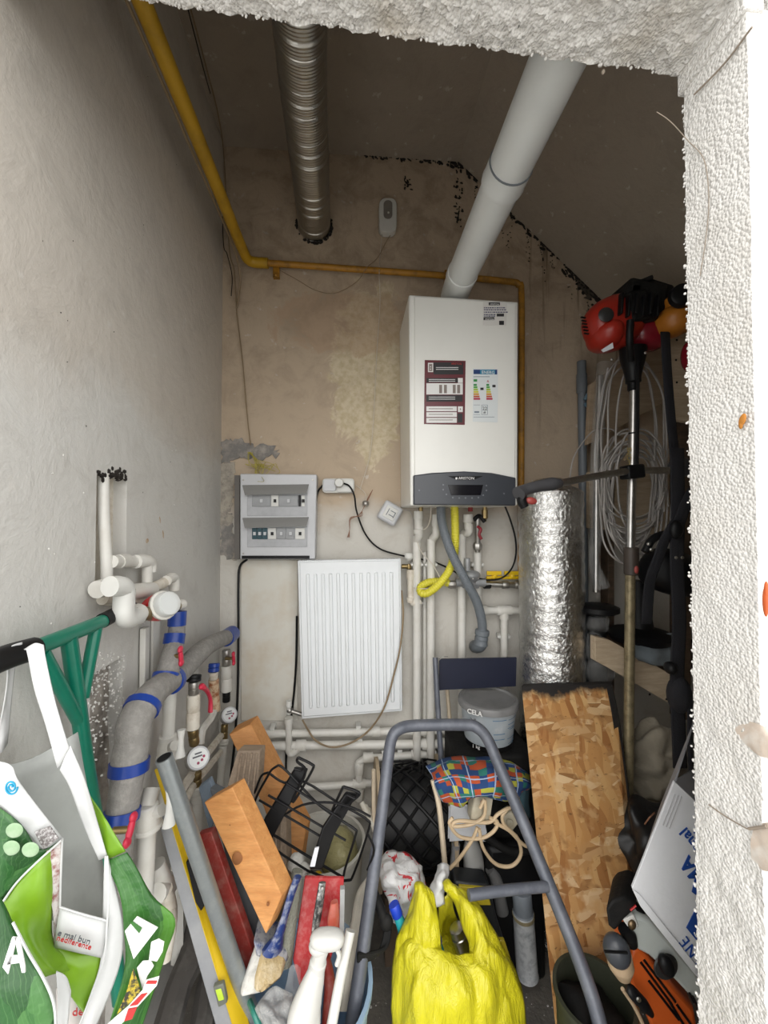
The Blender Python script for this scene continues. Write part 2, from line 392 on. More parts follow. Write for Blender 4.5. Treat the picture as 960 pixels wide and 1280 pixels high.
        if bevel:
            b = o.modifiers.new('bevel', 'BEVEL'); b.width = bevel; b.segments = segs; b.limit_method = 'ANGLE'; b.angle_limit = math.radians(35)
        if solid:
            b = o.modifiers.new('solid', 'SOLIDIFY'); b.thickness = solid; b.offset = 0
        if parent is not None: attach(o, parent)
        return o
def wloc(o):
    p = Vector(o.location)
    while o.parent: o = o.parent; p += o.location
    return p
def attach(o, parent): o.parent = parent; o.location = Vector(o.location)-wloc(parent)
def tag(o, label=None, cat=None, group=None, kind=None):
    for k, v in (('label', label), ('category', cat), ('group', group), ('kind', kind)):
        if v: o[k] = v
    return o
def thing(name, loc, label, cat, group=None):
    o = bpy.data.objects.new(name, None); C.objects.link(o); o.empty_display_size = .05; o.location = V(loc)
    return tag(o, label, cat, group)
def rotm(*a):
    from mathutils import Euler
    return Euler([math.radians(x) for x in a]).to_matrix()
def text(name, body, o0, xd, yd, size, m, parent, ext=.0004, align='LEFT', bold=0, label=None, sp=1.0):
    cu = bpy.data.curves.new('t', 'FONT'); cu.body = body; cu.size = size; cu.extrude = ext; cu.align_x = align; cu.resolution_u = 3; cu.offset = bold; cu.space_character = sp
    t = bpy.data.objects.new('t', cu); C.objects.link(t)
    bpy.context.view_layer.update()
    me = bpy.data.meshes.new_from_object(t.evaluated_get(bpy.context.evaluated_depsgraph_get())); bpy.data.objects.remove(t)
    x = Vector(xd).normalized(); y = (Vector(yd)-x*Vector(yd).dot(x)).normalized(); z = x.cross(y)
    M = Matrix((x, y, z)).transposed(); b = MB()
    b.add([V(o0)+M @ v.co for v in me.vertices], [tuple(p.vertices) for p in me.polygons])
    return tag(b.build(name, m, parent, smooth=False), label)
# ================= the room =================
def struct(name, mb, m, parent=None, **k):
    o = mb.build(name, m, parent, **k)
    if parent is None: o['kind'] = 'structure'
    return o
flo = struct('floor', MB().box(Vector((.5, .62, -.05)), (2.3, 2.3, .1)), floor_m, smooth=False)
gm = mat('yard_paving', (.42, .41, .39), .9, dirt=.2)
struct('floor_yard', MB().box(Vector((0, -4.03, -.06)), (14, 7, .1)), gm, smooth=False)
wb = struct('wall_back', MB().box(Vector((.45, WY+.05, 1.55)), (2.2, .1, 3.1)), m_back, smooth=False)
ya, yb = L(120, 650).y, L(158, 650).y
z1 = L(120, 592).z; z0 = L(122, 736).z; z2 = L(112, 845).z; yc, yd = L(112, 900).y, L(152, 900).y
wl = MB()
def cell(y0, y1, a, b): wl.box(Vector((LX-.05, (y0+y1)/2, (a+b)/2)), (.1, y1-y0, b-a))
cell(.505, yc, 0, 3.1); cell(yc, ya, z2, 3.1); cell(ya, yb, z1, 3.1); cell(ya, yd, z2, z0); cell(yd, yb, 0, z0); cell(yb, WY, 0, 3.1)
wlo = struct('wall_left', wl, m_left, smooth=False)
rb = MB()
rows = [[Vector((LX-.028+.012*noise.noise(Vector((0, y*40, z*40))), y, z)) for y in [yc-.01+(yd-yc+.02)*i/8 for i in range(9)]] for z in [-.02+(z2+.03)*j/30 for j in range(31)]]
rb.sheet(rows, 2, .006, 60); rb.build('rubble_patch', rubble, wlo)
MB().box(Vector((LX-.045, (ya+yb)/2, (z0+z1)/2)), (.03, yb-ya+.01, z1-z0+.01)).build('chase_back', old_ppr, wlo, smooth=False)
mb = MB()
for i in range(300):
    p = L(110+random.random()*46, 815+abs(random.gauss(0, 1))*75); mb.ell(p+Vector((-.001, 0, 0)), [random.uniform(.001, .0035) for _ in '123'], seg=5, rings=3)
o = mb.build('plaster_crumbs', eps_m, wlo); o['kind'] = 'stuff'
mb = MB()
for i in range(46):
    p = L(122+random.random()*36, 590+random.gauss(4, 4)); mb.ell(p, [random.uniform(.002, .007) for _ in '123'], seg=5, rings=3)
o = mb.build('crumbled_edge', mould, wlo); o['kind'] = 'stuff'
ZC = 3.03; k = -.9
def zs(x): return ZC+k*(x-.451)
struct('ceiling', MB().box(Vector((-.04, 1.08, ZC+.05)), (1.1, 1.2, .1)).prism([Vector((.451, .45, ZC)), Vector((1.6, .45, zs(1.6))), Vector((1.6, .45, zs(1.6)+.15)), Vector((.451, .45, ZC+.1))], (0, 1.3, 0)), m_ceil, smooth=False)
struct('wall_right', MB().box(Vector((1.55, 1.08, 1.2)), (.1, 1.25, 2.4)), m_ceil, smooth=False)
for (x, y, ry_, rz_) in ((184, 676, .008, .006), (204, 668, .004, .012), (200, 650, .003, .01)):
    MB().ell(L(x, y, LX+.0002), (.0006, ry_, rz_), rotm(15, 0, 0)).build('rust_smudge', mat('smudge', (.42, .30, .19), .9, dirt=.5, dcol=(.55, .5, .42), dscale=60), wlo)
mb = MB(); random.seed(21)
for i in range(46): mb.ell(L(random.uniform(60, 262), random.uniform(560, 900), LX), [random.uniform(.001, .0028) for _ in '123'], seg=5, rings=3)
o = mb.build('plaster_specks', eps_m, wlo); o['kind'] = 'stuff'
mb = MB()
for i in range(26): mb.ell(L(random.uniform(5, 260), random.uniform(80, 900), LX), [random.uniform(.0008, .002) for _ in '123'], seg=5, rings=3)
o = mb.build('dark_pits', mould, wlo); o['kind'] = 'stuff'
# dark crust along the ceiling joint, and dirt specks under it
mb = MB()
def crust(a, b, n, j, s0=.003, s1=.011):
    for i in range(n):
        t = random.random(); p = a.lerp(b, t)+Vector((random.gauss(0, j), -.002, random.gauss(0, j)))
        mb.ell(p, (random.uniform(s0, s1)*1.6, .003, random.uniform(s0, s1)*.7), rotm(0, random.uniform(0, 90), 0), seg=6, rings=4)
a = Vector((.05, WY, ZC)); b = Vector((.451, WY, ZC)); c = Vector((1.15, WY, zs(1.15)))
crust(a, b, 90, .006, .002, .007); crust(b, b, 30, .022); crust(b, c, 130, .009); crust(b.lerp(c, .7), c, 120, .018, .003, .012)
crust(b, b+Vector((0, 0, -.3)), 50, .012, .002, .006); crust(P(505, 222, WY), P(512, 236, WY), 14, .012, .002, .006)
for q in range(10):
    u = b.lerp(c, .1+.08*q); crust(u, u+Vector((random.gauss(0, .02), 0, -random.uniform(.06, .2))), 16, .004, .001, .003)
o = mb.build('mould_crust', mould, wb); o['kind'] = 'stuff'
# front wall: foam boarded facade, jamb and lintel soffit
JX = .55; JY0, JY1 = .505, .617; LZ = 2.25
def lz(x): return LZ+.045*(JX-x)/1.07
wf = struct('wall_front', MB().box(Vector((1.16, .561, 1.7)), (1.14, .1, 3.6)).box(Vector((-.06, .555, 2.96)), (1.22, .09, 1.3)), eps_m, smooth=False)
def nd(p, s, a): return a*noise.noise(p*s)
def foamgrid(rows, name, m, amp, parent):
    b = MB(); b.sheet(rows, 1, 0, 1); lo = []
    nn = []
    for v in b.v:
        r = noise.noise(v*70)*.6+noise.noise(v*150)*.8+noise.noise(v*18)*.9
        am = amp*(1 if name[0] == 'l' else (.45 if v.z > 1.35 else .45+.75*min(1, (1.35-v.z)*2))); lo.append(v+Vector((r*am*.9, noise.noise(v*90+Vector((9, 0, 0)))*am*.5, r*am)))
    b.v = lo; return b.build(name, m, parent)
# soffit (bottom), its ragged back edge and the inner face above it
R = []
for s_ in range(34):
    if s_ < 26: y, z = JY0-.02+(JY1-JY0+.02)*s_/25, 0
    else: y, z = JY1, (s_-25)*.03
    R.append([Vector((-.53+i*(JX+.53+.0)/240, y, z+lz(-.53+i*(JX+.53)/240))) for i in range(241)])
foamgrid(R, 'lintel_foam', eps_dirty, .0065, wf)
R = []
for s_ in range(40):
    if s_ < 8: x, y = JX+.08-s_*.01, JY1
    elif s_ < 28: x, y = JX, JY1-(s_-7)*(JY1-JY0)/20
    else: x, y = JX+(s_-27)*.012, JY0
    R.append([Vector((x+.012*max(0, .9-z)*(0 if s_ < 8 else 1)*0, y, z)) for z in [i*.0085 for i in range(262)]])
foamgrid(R, 'jamb_foam', eps_m, .0035, wf)
mb = MB()
mb.prism([P(863, 96, JY1+.002), P(882, 96, JY1), P(882, 118, JY1), P(863, 122, JY1+.002)], (0, 0, 0.001))
mb = MB()
a = Vector((JX-.004, JY1+.003, 2.195)); mb.box(Vector((JX+.01, (JY0+JY1)/2, 2.236)), (.03, JY1-JY0+.006, .045)); mb.build('filler_strip', eps_dirty, wf, bevel=.003)
mb = MB()
for i in range(420):
    x = random.uniform(-.5, JX); r = random.uniform(.0012, .003); mb.ell(Vector((x, JY1-.003+random.gauss(0, .002), lz(x)+random.gauss(.001, .0022))), (r, r, r), seg=6, rings=4)
for i in range(420):
    z = random.uniform(.2, 2.2); r = random.uniform(.0015, .003); mb.ell(Vector((JX+random.gauss(.003, .0018), JY1-.003+random.gauss(0, .0015), z)), (r, r, r), seg=6, rings=4)
for i in range(90):
    p = P(861+random.gauss(4, 3), random.uniform(395, 495), JY1-.003); r = random.uniform(.0018, .0036); mb.ell(p, (r, r, r), seg=6, rings=4)
o = mb.build('foam_beads', eps_m, wf); o['kind'] = 'stuff'
# stains and cracks with a shape of their own on the jamb
rust = mat('rust_stain', (.50, .20, .03), .8, dirt=.3); seam = mat('seam_dirt', (.30, .25, .20), .9); orange_mark = mat('orange_mark', (.62, .12, .03), .6, dirt=.2)
brown_w = mat('glue_smear', (.58, .49, .41), .85, dirt=.6, dcol=(.7, .67, .62), dscale=40)
def onjamb(px, py): return L(px, py, JX-.0045)
mb = MB().ell(onjamb(928, 525), (.002, .005, .009), rotm(20, 0, 0)).ell(onjamb(926, 531), (.002, .003, .006)); mb.build('rust_stain', rust, wf)
mb = MB().ell(L(957, 752, JX-.006), (.002, .004, .02)).ell(L(958, 738, JX-.006), (.002, .003, .012)); mb.build('orange_mark', orange_mark, wf)
for pts, r in (([(886, 1006), (900, 1016), (916, 1026), (934, 1036)], .001), ([(936, 1036), (958, 1033)], .002), ([(868, 118), (905, 80), (940, 34)], .0016), ([(862, 94), (890, 52), (918, 12)], .0012)):
    MB().tube([L(a, b, JX-.004) for a, b in pts], r, 6).build('seam', seam, wf)
mb = MB(); mb.sheet([[L(930, 900, JX+.002), L(948, 905, JX-.0028), L(962, 912, JX+.002)], [L(912, 912, JX+.002), L(945, 930, JX-.0030), L(962, 930, JX-.0024)], [L(935, 935, JX+.002), L(950, 945, JX-.0030), L(962, 948, JX-.0022)]], 6, .0022, 55); mb.build('glue_smear', brown_w, wf)
mb = MB(); mb.sheet([[L(945, 1030, JX+.002), L(962, 1028, JX-.0028)], [L(938, 1050, JX-.0024), L(962, 1060, JX-.0030)], [L(940, 1085, JX+.002), L(962, 1090, JX-.0024)]], 6, .0022, 55); mb.build('glue_smear', brown_w, wf)
def wire(name, pts, r, m, label, cat='wire', group=None, seg=6, n=8):
    o = MB().tube(pts, r, seg, n).build(name, m); return tag(o, label, cat, group)
wire('string', [P(821, 140, .60), P(838, 152, .6), L(860, 176, JX-.006), L(880, 200, JX-.004), L(886, 250, JX-.004), L(882, 300, JX-.004), L(875, 345, JX-.004)], .0007, seam, 'thin loose thread curling down the white foam jamb at upper right', 'thread')
mb = MB().tube([P(728, 70, .62), P(742, 78, .63), P(752, 84, .62)], .0012, 6).ell(P(754, 90, .62), (.003, .003, .004)); tag(mb.build('hanging_fibre', seam), 'small brown fibre tuft hanging from the foam lintel edge', 'fibre')

# ================= on the back wall =================
# mortar patch
poly = [(275, 552), (300, 548), (318, 556), (340, 556), (349, 563), (344, 571), (322, 575), (300, 571), (277, 577)]
def ragged(pix, d, m, name, j=1.6):
    out = []
    for i, (x, y) in enumerate(pix):
        x2, y2 = pix[(i+1) % len(pix)]; n_ = max(2, int(math.hypot(x2-x, y2-y)/3))
        out += [(x+(x2-x)*k_/n_+random.gauss(0, j), y+(y2-y)*k_/n_+random.gauss(0, j)) for k_ in range(n_)]
    MB().slab(out, WY-d, d+.01).build(name, m, wb, smooth=False)
ragged(poly, .006, mortar, 'mortar_patch')
pale_m = mat('pale_mortar', (.40, .36, .30), .95, dirt=.6, dcol=(.16, .15, .14), dscale=30, bump=1, bscale=80)
ragged([(277, 578), (293, 578), (294, 600), (288, 640), (294, 690), (299, 700), (276, 694), (274, 640)], .003, pale_m, 'mortar_patch', 1.2)
ragged([(276, 660), (290, 655), (296, 690), (284, 700), (275, 690)], .005, mortar, 'mortar_patch', 1.4)
ragged([(712, 330), (724, 333), (752, 362), (768, 372), (735, 372), (722, 352)], .004, mat('dark_mortar', (.09, .075, .06), .95, dirt=.4), 'dark_patch', 2)
mb = MB()
for (x0, x1, y0, y1, n) in ((280, 292, 590, 650, 12), (288, 300, 692, 699, 10)):
    for i in range(n): mb.ell(P(random.uniform(x0, x1), random.uniform(y0, y1), WY), [random.uniform(.002, .006) for _ in '123'], seg=6, rings=4)
o = mb.build('mortar_crumbs', mortar, wb); o['kind'] = 'stuff'
mb = MB().rect(301, 700, 372, 901, WY-.008, .009); mb.build('pale_board', mat('pale_board', (.60, .585, .53), .7, dirt=.35, dcol=(.46, .36, .24), dscale=6), wb, bevel=.002)

# yellow gas pipe
t = thing('gas_pipe', (300, 325, 1.58), 'long yellow gas pipe along the left wall, over the back wall and behind the boiler', 'pipe')
X0 = -.42; zp = P(306, 324, 1.6).z
MB().tube([Vector((X0, y, zp)) for y in (.64, .9, 1.3, 1.52)]+[P(312, 326, 1.6), P(335, 329, 1.605)], .0195, 14, 4).build('pipe', yellow_paint, t)
MB().tube([P(330, 328.5, 1.61), P(480, 339, 1.61), P(560, 345, 1.61), P(636, 352, 1.61), P(648, 356, 1.612), P(652, 370, 1.612), P(652, 500, 1.612), P(651, 722, 1.612)], .0125, 12, 4).build('pipe', yellow_old, t)
MB().lathe(P(652, 643, 1.612), (0, 0, -1), [(0, .016), (.012, .017), (.03, .016)]).build('metal_collar', dull_steel, t)
for x, y in ((345, 334), (560, 346)):
    b = MB().rect(x-4, y-9, x+4, y+12, 1.63, .02); b.tube([P(x, y+10, 1.62), P(x, y+10, 1.60)], .004, 8); b.build('bracket', yellow_old, t, bevel=.001)
q = MB()
for x in (618, 640): q.ell(P(x, 720, 1.60), (.012, .012, .012)); q.rect(x-9, 714, x+9, 719, 1.59, .01)
q.tube([P(608, 722, 1.6), P(652, 722, 1.6)], .007); q.build('tap', mat('bright_yellow', (.75, .5, .01), .4), t, bevel=.001)

# spiral duct
t = thing('flexible_duct', (393, 290, 1.64), 'silver ribbed metal air duct entering the back wall below the ceiling', 'duct')
pts = [P(393, 283, WY), P(387, 200, 1.35), P(380, 120, 1.14), P(375, 35, .965)]; pts.append(pts[3]+(pts[3]-pts[2])*2.2)
q = cr_spline(pts, 40); L_ = [0]
for i in range(1, len(q)): L_.append(L_[-1]+(q[i]-q[i-1]).length)
fine = [pts[0]]
tot = L_[-1]; n = int(tot/.0022); qq = []; j = 0
for i in range(n):
    s_ = i*tot/n
    while L_[j+1] < s_: j += 1
    qq.append(q[j].lerp(q[j+1], (s_-L_[j])/(L_[j+1]-L_[j])))
rr = []
for i in range(n):
    ph = (i*tot/n) % .042; r = .0655+.0009*math.sin(i*math.pi*.5)
    if ph < .0035: r += .0012
    elif ph > .0385: r -= .002
    rr.append(r)
MB().tube(qq, rr, 32, spline=False).build('duct', duct_m, t, ang=60)
b = MB()
for i in range(60):
    an = random.uniform(0, 6.28); b.ell(P(393, 283, WY)+Vector((math.cos(an)*.072, -.004, math.sin(an)*.072)), [random.uniform(.003, .009) for _ in '123'], seg=6, rings=4)
b.build('ragged_sealant', mould, t)

# boiler with its flue
BY = 1.37
t = thing('gas_boiler', (580, 632, 1.5), 'white wall-hung gas boiler with dark grey control panel and stickers', 'boiler')
MB().slab([(511, 368), (648, 377), (647, 632), (513, 632)], BY, WY-BY-.002).build('casing', boiler_white, t, bevel=.006)
MB().slab([(518, 370), (645, 379), (644, 600), (518, 598)], BY-.006, .012).build('front_cover', boiler_white, t, bevel=.003)
arc = [(517, 631), (517, 594), (540, 591), (580, 589), (615, 591), (645, 597), (645, 632)]
MB().slab(arc, BY-.014, .03).build('control_panel', panel_grey, t, bevel=.004)
dp = MB().slab([(560, 606), (604, 606), (601, 619), (564, 619)], BY-.016, .01).build('display', glass_black, t, bevel=.001)
b = MB()
for x, y in ((554, 606), (554, 612), (558, 618), (608, 607), (608, 613), (604, 619), (566, 622), (574, 622.5), (582, 622.5), (590, 622.5), (598, 622), (524, 613), (630, 617)): b.lathe(P(x, y, BY-.014), (0, -1, 0), [(0, .003), (.0012, .0028)], 12)
b.build('buttons', mat('button_grey', (.16, .17, .19), .4), t)
MB().slab([(560, 595), (604, 595), (592, 600), (572, 600)], BY-.0155, .01).build('badge', black, t)
def wtxt(s, px, py, Y, h, m, par, al='LEFT', bold=0, sl=0): return text('lettering', s, P(px, py, Y), Vector((1, 0, sl)), Vector((0, 0, 1)), h*Y/500*1.38, m, par, align=al, bold=bold)
wtxt('ARISTON', 573, 599.3, BY-.0165, 3.6, ink_white, t)
MB().lathe(P(570.5, 598, BY-.016), (0, -1, 0), [(0, .004), (.001, .004)], 8).build('emblem', ink_white, t)
# top right rating stickers
st = MB().slab([(604, 377), (634, 378), (633, 407), (603.5, 406)], BY-.0075, .002).build('rating_sticker', mat('sticker_pale', (.70, .69, .66), .4, dirt=0), t)
b = MB()
for r_ in ((611, 378, 625, 381.5), (604.5, 396.5, 618, 400), (621, 392, 630, 395.5), (624, 401, 630, 406)): b.rect(*r_, BY-.0083, .001)
b.build('print_block', ink_black, st)
wtxt('ARISTON', 612.5, 381, BY-.009, 2.1, ink_white, t); wtxt('ARISTON', 606, 399.6, BY-.009, 2.1, ink_white, t)
b = MB(); random.seed(3)
for y in (384, 386.5, 389.5, 392.5, 394.5):
    x = 605
    while x < (632 if y < 391 else 618):
        w_ = random.uniform(.8, 3); b.rect(x, y, x+w_, y+1.3, BY-.0083, .001); x += w_+.7
b.build('print_lines', mat('print_grey', (.12, .12, .2), .5, dirt=0), st)
# dark red instruction sticker
st = MB().slab([(531, 450), (582, 451), (581, 531), (530, 530)], BY-.0075, .002).build('instruction_sticker', mat('maroon', (.115, .012, .02), .35, dirt=.05), t)
b = MB().rect(542, 453, 579, 468, BY-.0083, .001).rect(533, 472.5, 578, 478, BY-.0083, .001).rect(533, 494, 578, 502, BY-.0083, .001).rect(572, 517, 578, 528, BY-.0083, .001); b.build('dark_field', ink_black, st)
b = MB().rect(533, 479, 578.5, 493, BY-.0085, .001).rect(572.5, 472.5, 578.5, 478.5, BY-.0088, .001).rect(572.5, 508, 578.5, 515, BY-.0088, .001)
for y in (508, 515.2, 522.4): b.rect(533, y, 571, y+6, BY-.0085, .001)
b.rect(535, 453.5, 541.5, 465, BY-.0088, .001); b.build('white_field', ink_white, st)
b = MB().rect(536.2, 455, 540.3, 463.8, BY-.0092, .001)
for x in (549, 555, 566, 571.5): b.rect(x, 481, x+3.6, 491.5, BY-.0092, .001)
for i in range(5): b.ell(P(575.5, 511+.2*i, BY-.0095), (.002, .0005, .002), seg=8, rings=4)
for y in (510.5, 517.5, 524.5): b.rect(536, y, 566, y+.8, BY-.0092, .001)
b.build('print_detail', mat('print_tan', (.22, .18, .16), .5, dirt=0), st)
b = MB().ell(P(538.2, 458.5, BY-.0098), (.0022, .0006, .0022), seg=8, rings=4).ell(P(538.2, 461.5, BY-.0098), (.0022, .0006, .0022), seg=8, rings=4)
for y in (459, 461.3, 474, 476.2, 496, 498.5): b.rect(545 if y < 470 else 536, y, 573 if y < 470 else 569, y+.7, BY-.0095, .001)
b.build('print_lines', ink_white, st)
wtxt('ARISTON', 564, 455.6, BY-.0092, 2.4, ink_red, t)
# energy label
st = MB().slab([(591, 460.5), (622.5, 461.5), (622, 528), (591, 527)], BY-.0075, .002).build('energy_label', mat('label_pale', (.68, .72, .73), .4, dirt=0), t)
MB().rect(592, 462, 600, 467.5, BY-.0083, .001).rect(619, 462, 621.5, 468, BY-.0083, .001).build('flag_field', mat('flag_blue', (.01, .04, .16), .4, dirt=0), st)
MB().rect(600, 462, 619, 467.8, BY-.0083, .001).build('header_field', mat('header_blue', (.03, .22, .36), .4, dirt=0), st)
wtxt('ENERG', 602, 467, BY-.009, 4, ink_white, t)
cols = [(.02, .25, .05), (.08, .36, .05), (.35, .5, .04), (.62, .55, .04), (.6, .3, .03), (.5, .1, .04), (.42, .02, .06)]
for i, c in enumerate(cols):
    y = 480+i*2.9; mm = mat('energy_%d' % i, c, .4, dirt=0)
    MB().rect(592, y, 596+i*.7, y+2.2, BY-.0083, .001).rect(608, y, 611.5+i*.7, y+2.2, BY-.0083, .001).build('rating_bar', mm, st)
MB().rect(592, 474, 596.5, 477, BY-.0083, .001).build('rating_bar', mat('energy_0', cols[0]), st)
MB().rect(600.5, 484.5, 604.5, 487.5, BY-.0083, .001).rect(615.5, 481, 619.5, 484, BY-.0083, .001).build('arrow_tag', ink_black, st)
wtxt('A', 608.5, 478, BY-.009, 3.2, ink_red, t); wtxt('22', 603, 512.5, BY-.009, 4.5, ink_black, t); wtxt('dB', 604, 516.5, BY-.009, 2.2, ink_black, t)
b = MB()
for (x0, y0, x1, y1) in ((592, 506, 600, 506.4), (592, 518, 600, 518.4), (602, 506, 609.5, 506.4), (602, 518, 609.5, 518.4), (602, 506, 602.4, 518), (609.2, 506, 609.6, 518), (592, 470.5, 612, 471.2), (592, 521, 618, 521.5), (593, 514, 599, 516)): b.rect(x0, y0, x1, y1, BY-.0083, .001)
b.build('print_lines', mat('print_slate', (.18, .22, .27), .5, dirt=0), st)

t = thing('flue_pipe', Vector((.372, 1.5, 2.27)), 'white flue pipe running from the boiler top toward the lintel', 'pipe')
FX, FZ = .374, 2.345
MB().tube([Vector((FX+.008, 1.50, 2.262)), Vector((FX+.008, 1.50, 2.29)), Vector((FX+.008, 1.485, 2.325)), Vector((FX+.006, 1.45, FZ)), Vector((FX, 1.33, FZ))], .051, 28, 6).build('elbow', flue_white, t)
MB().lathe(Vector((FX, 1.35, FZ)), (0, -1, 0), [(0, .053), (.03, .053), (.032, .05), (.40, .05)], 36).build('pipe', flue_white, t)
MB().lathe(Vector((FX, .965, FZ)), (0, -1, 0), [(0, .0515), (.002, .054), (.012, .0555), (.02, .054), (.06, .0535), (.062, .0515), (.5, .0515)], 36).build('socket_pipe', flue_white, t)
MB().lathe(Vector((FX, .905, FZ)), (0, -1, 0), [(0, .0538), (.002, .0542), (.004, .0538)], 36).build('rubber_seal', grey_pvc, t)

# sensor
t = thing('alarm_sensor', (485, 290, 1.62), 'small white gas alarm with grey window high on the back wall', 'alarm')
MB().lathe(P(485, 250, 1.625), (0, 0, -1), [(0, .012)], 8) if 0 else None
def rrect(x0, y0, x1, y1, r, n=5):
    o = []
    for cx, cy, a0 in ((x1-r, y0+r, -90), (x1-r, y1-r, 0), (x0+r, y1-r, 90), (x0+r, y0+r, 180)):
        for i in range(n+1):
            a = math.radians(a0+90*i/n); o.append((cx+r*math.cos(a), cy+r*math.sin(a)))
    return o
MB().slab(rrect(474, 247, 496, 290, 8), 1.615, .033).build('body', white_plastic, t, bevel=.003)
MB().slab(rrect(479.5, 250, 490.5, 273, 5), 1.612, .01).build('window', mat('sensor_grey', (.22, .20, .18), .3), t, bevel=.001)
MB().lathe(P(485.5, 266, 1.612), (0, -1, 0), [(0, .004), (.002, .004)], 12).build('led', white_plastic, t)
wire('sensor_wire', [P(478, 289, 1.635), P(475, 320, 1.635), P(474, 345, 1.59), P(475, 380, 1.635), P(471, 440, 1.635), P(467, 520, 1.635), P(462, 570, 1.635), P(450, 612, 1.63)], .0012, white_cable, 'thin white wire hanging straight down from the gas alarm')
wire('sensor_wire', [P(491, 290, 1.635), P(484, 300, 1.635), P(472, 322, 1.63), P(458, 335, 1.59), P(446, 352, 1.63), P(420, 366, 1.635), P(395, 363, 1.635), P(372, 350, 1.635), P(350, 338, 1.63)], .0012, brown_cable, 'thin brown wire looping from the gas alarm under the yellow pipe')
wire('corner_wire', [G(238, 10, 3.01), G(258, 85, 3.01), G(272, 140, 3.01), P(279, 185, 1.63), P(283, 250, 1.63), P(287, 315, 1.62), P(293, 340, 1.62), P(296, 390, 1.635), P(303, 450, 1.635), P(309, 520, 1.635), P(313, 556, 1.63)], .0022, brown_cable, 'brown wire hanging down the left corner to the mortar patch')
wire('corner_wire', [G(234, 8, 2.995), G(254, 85, 2.995), P(274, 160, 1.63), P(277, 200, 1.64), P(279, 300, 1.64), P(284, 318, 1.62), P(290, 345, 1.62), P(289, 370, 1.63)], .0018, black, 'thin black wire beside the yellow pipe in the left corner')
MB0 = MB().tube([Vector((X0-.028, y, zp-.004)) for y in (.64, .8, 1.2, 1.5)]+[P(300, 345, 1.6), P(296, 385, 1.63)], .004, 8)
tag(MB0.build('clipped_cable', brown_cable), 'tan cable strapped along the underside of the yellow pipe', 'cable')
b = MB()
for i in range(9):
    x = 318+random.gauss(0, 5); b.tube([P(312+random.gauss(0, 3), 565, 1.63), P(x, 574+random.gauss(0, 4), 1.615), P(x+random.gauss(3, 4), 590+random.gauss(0, 5), 1.61), P(x+random.gauss(6, 6), 580, 1.62), P(330+random.gauss(0, 8), 586+random.gauss(0, 4), 1.63)], .0011, 5, 5)
b.tube([P(322, 575, 1.62), P(340, 580, 1.62), P(350, 590, 1.62), P(338, 594, 1.62)], .001, 5); b.tube([P(322, 590, 1.62), P(330, 601, 1.56), P(322, 602, 1.56)], .001, 5)
tag(b.build('wire_tangle', mat('yellow_wire', (.42, .36, .06), .5)), 'tangle of thin yellow wires coming out of the mortar patch', 'wire')

# consumer unit
t = thing('fuse_box', (345, 699, 1.6), 'light grey fuse box with two rows of breakers and open flaps', 'fuse box')
CY = 1.585
b = MB().slab([(300, 592), (396, 593), (394, 699), (300, 699)], CY, WY-CY-.002); b.build('body', lt_grey, t, bevel=.004)
for (y0, y1, fy) in ((616, 645, 607), (657, 684, 648)):
    MB().rect(309, y0, 384, y1, CY-.003, .006).build('recess_panel', mat('recess_grey', (.42, .43, .45), .5), t, bevel=.001)
    MB().prism([P(303, fy, CY-.001), P(386, fy-1, CY-.001), P(383, fy+10, CY-.03), P(306, fy+12, CY-.03)], (0, .0015, .003)).build('flap', smoke_flap, t)
    x = 315
    spec = [(315, 338, 'g'), (339, 348, 'w'), (349, 372, 'g'), (373, 376, 'k'), (377, 381, 'w')] if y0 == 616 else [(315, 321, 't'), (321.5, 327.5, 't'), (328, 334, 't'), (335, 345, 'w'), (346, 357, 'g'), (358, 368, 'g'), (369, 381, 'w')]
    for (a, c_, kk) in spec:
        mm = {'g': mat('breaker_grey', (.30, .31, .32), .45), 'w': white_plastic, 't': mat('breaker_teal', (.01, .06, .08), .4), 'k': black}[kk]
        br = MB().rect(a, y0+3, c_, y0+17, CY-.008, .012).build('breaker', mm, t, bevel=.001)
        MB().rect((a+c_)/2-1.6, y0+8, (a+c_)/2+1.6, y0+12, CY-.014, .008).build('switch', black if kk in 'wk' else lt_grey, br)
b = MB().rect(302, 694.5, 387, 698.5, CY-.001, .003); b.build('seam', black, t)
for x, y in ((304, 600), (391, 600), (304, 692)): MB().lathe(P(x, y, CY), (0, -1, 0), [(0, .004), (.0015, .0035)], 10).build('screw', dull_steel, t)
MB().rect(293, 594, 299.5, 699, 1.60, .045).build('side_shade_strip', mat('side_shade', (.13, .12, .11), .8), t)  # dark strip: shade of the box's left side put in as colour

# socket, plug, cables
t = thing('wall_socket', (423, 617, 1.62), 'white double wall socket to the right of the fuse box', 'socket')
MB().slab(rrect(403, 598, 443, 616, 4), 1.615, .033).build('frame', white_plastic, t, bevel=.002)
MB().slab(rrect(404, 599, 420, 614, 3), 1.608, .01).build('outlet', lt_grey, t, bevel=.002)
MB().slab(rrect(421, 600, 442, 615, 3), 1.606, .01).build('outlet', white_plastic, t, bevel=.002)
t = thing('power_plug', (424, 611, 1.6), 'round white power plug in the right outlet with black cable', 'plug')
MB().lathe(P(424, 604, 1.605), (0, -1, 0), [(0, .019), (.02, .018), (.026, .015)], 20).build('plug_body', white_plastic, t)
MB().tube([P(429, 604, 1.59), P(437, 608, 1.6), P(443, 620, 1.6), P(446, 640, 1.62), P(457, 668, 1.63), P(475, 686, 1.63), P(505, 695, 1.63), P(540, 702, 1.63), P(560, 710, 1.61), P(580, 722, 1.60)], .0035, 8).build('cable', black, t)
wire('black_cable', [P(404, 606, 1.62), P(397, 616, 1.625), P(394, 640, 1.625), P(390, 670, 1.625), P(388, 697, 1.625)], .0042, black, 'thick black cable between the fuse box and the wall socket', 'cable')
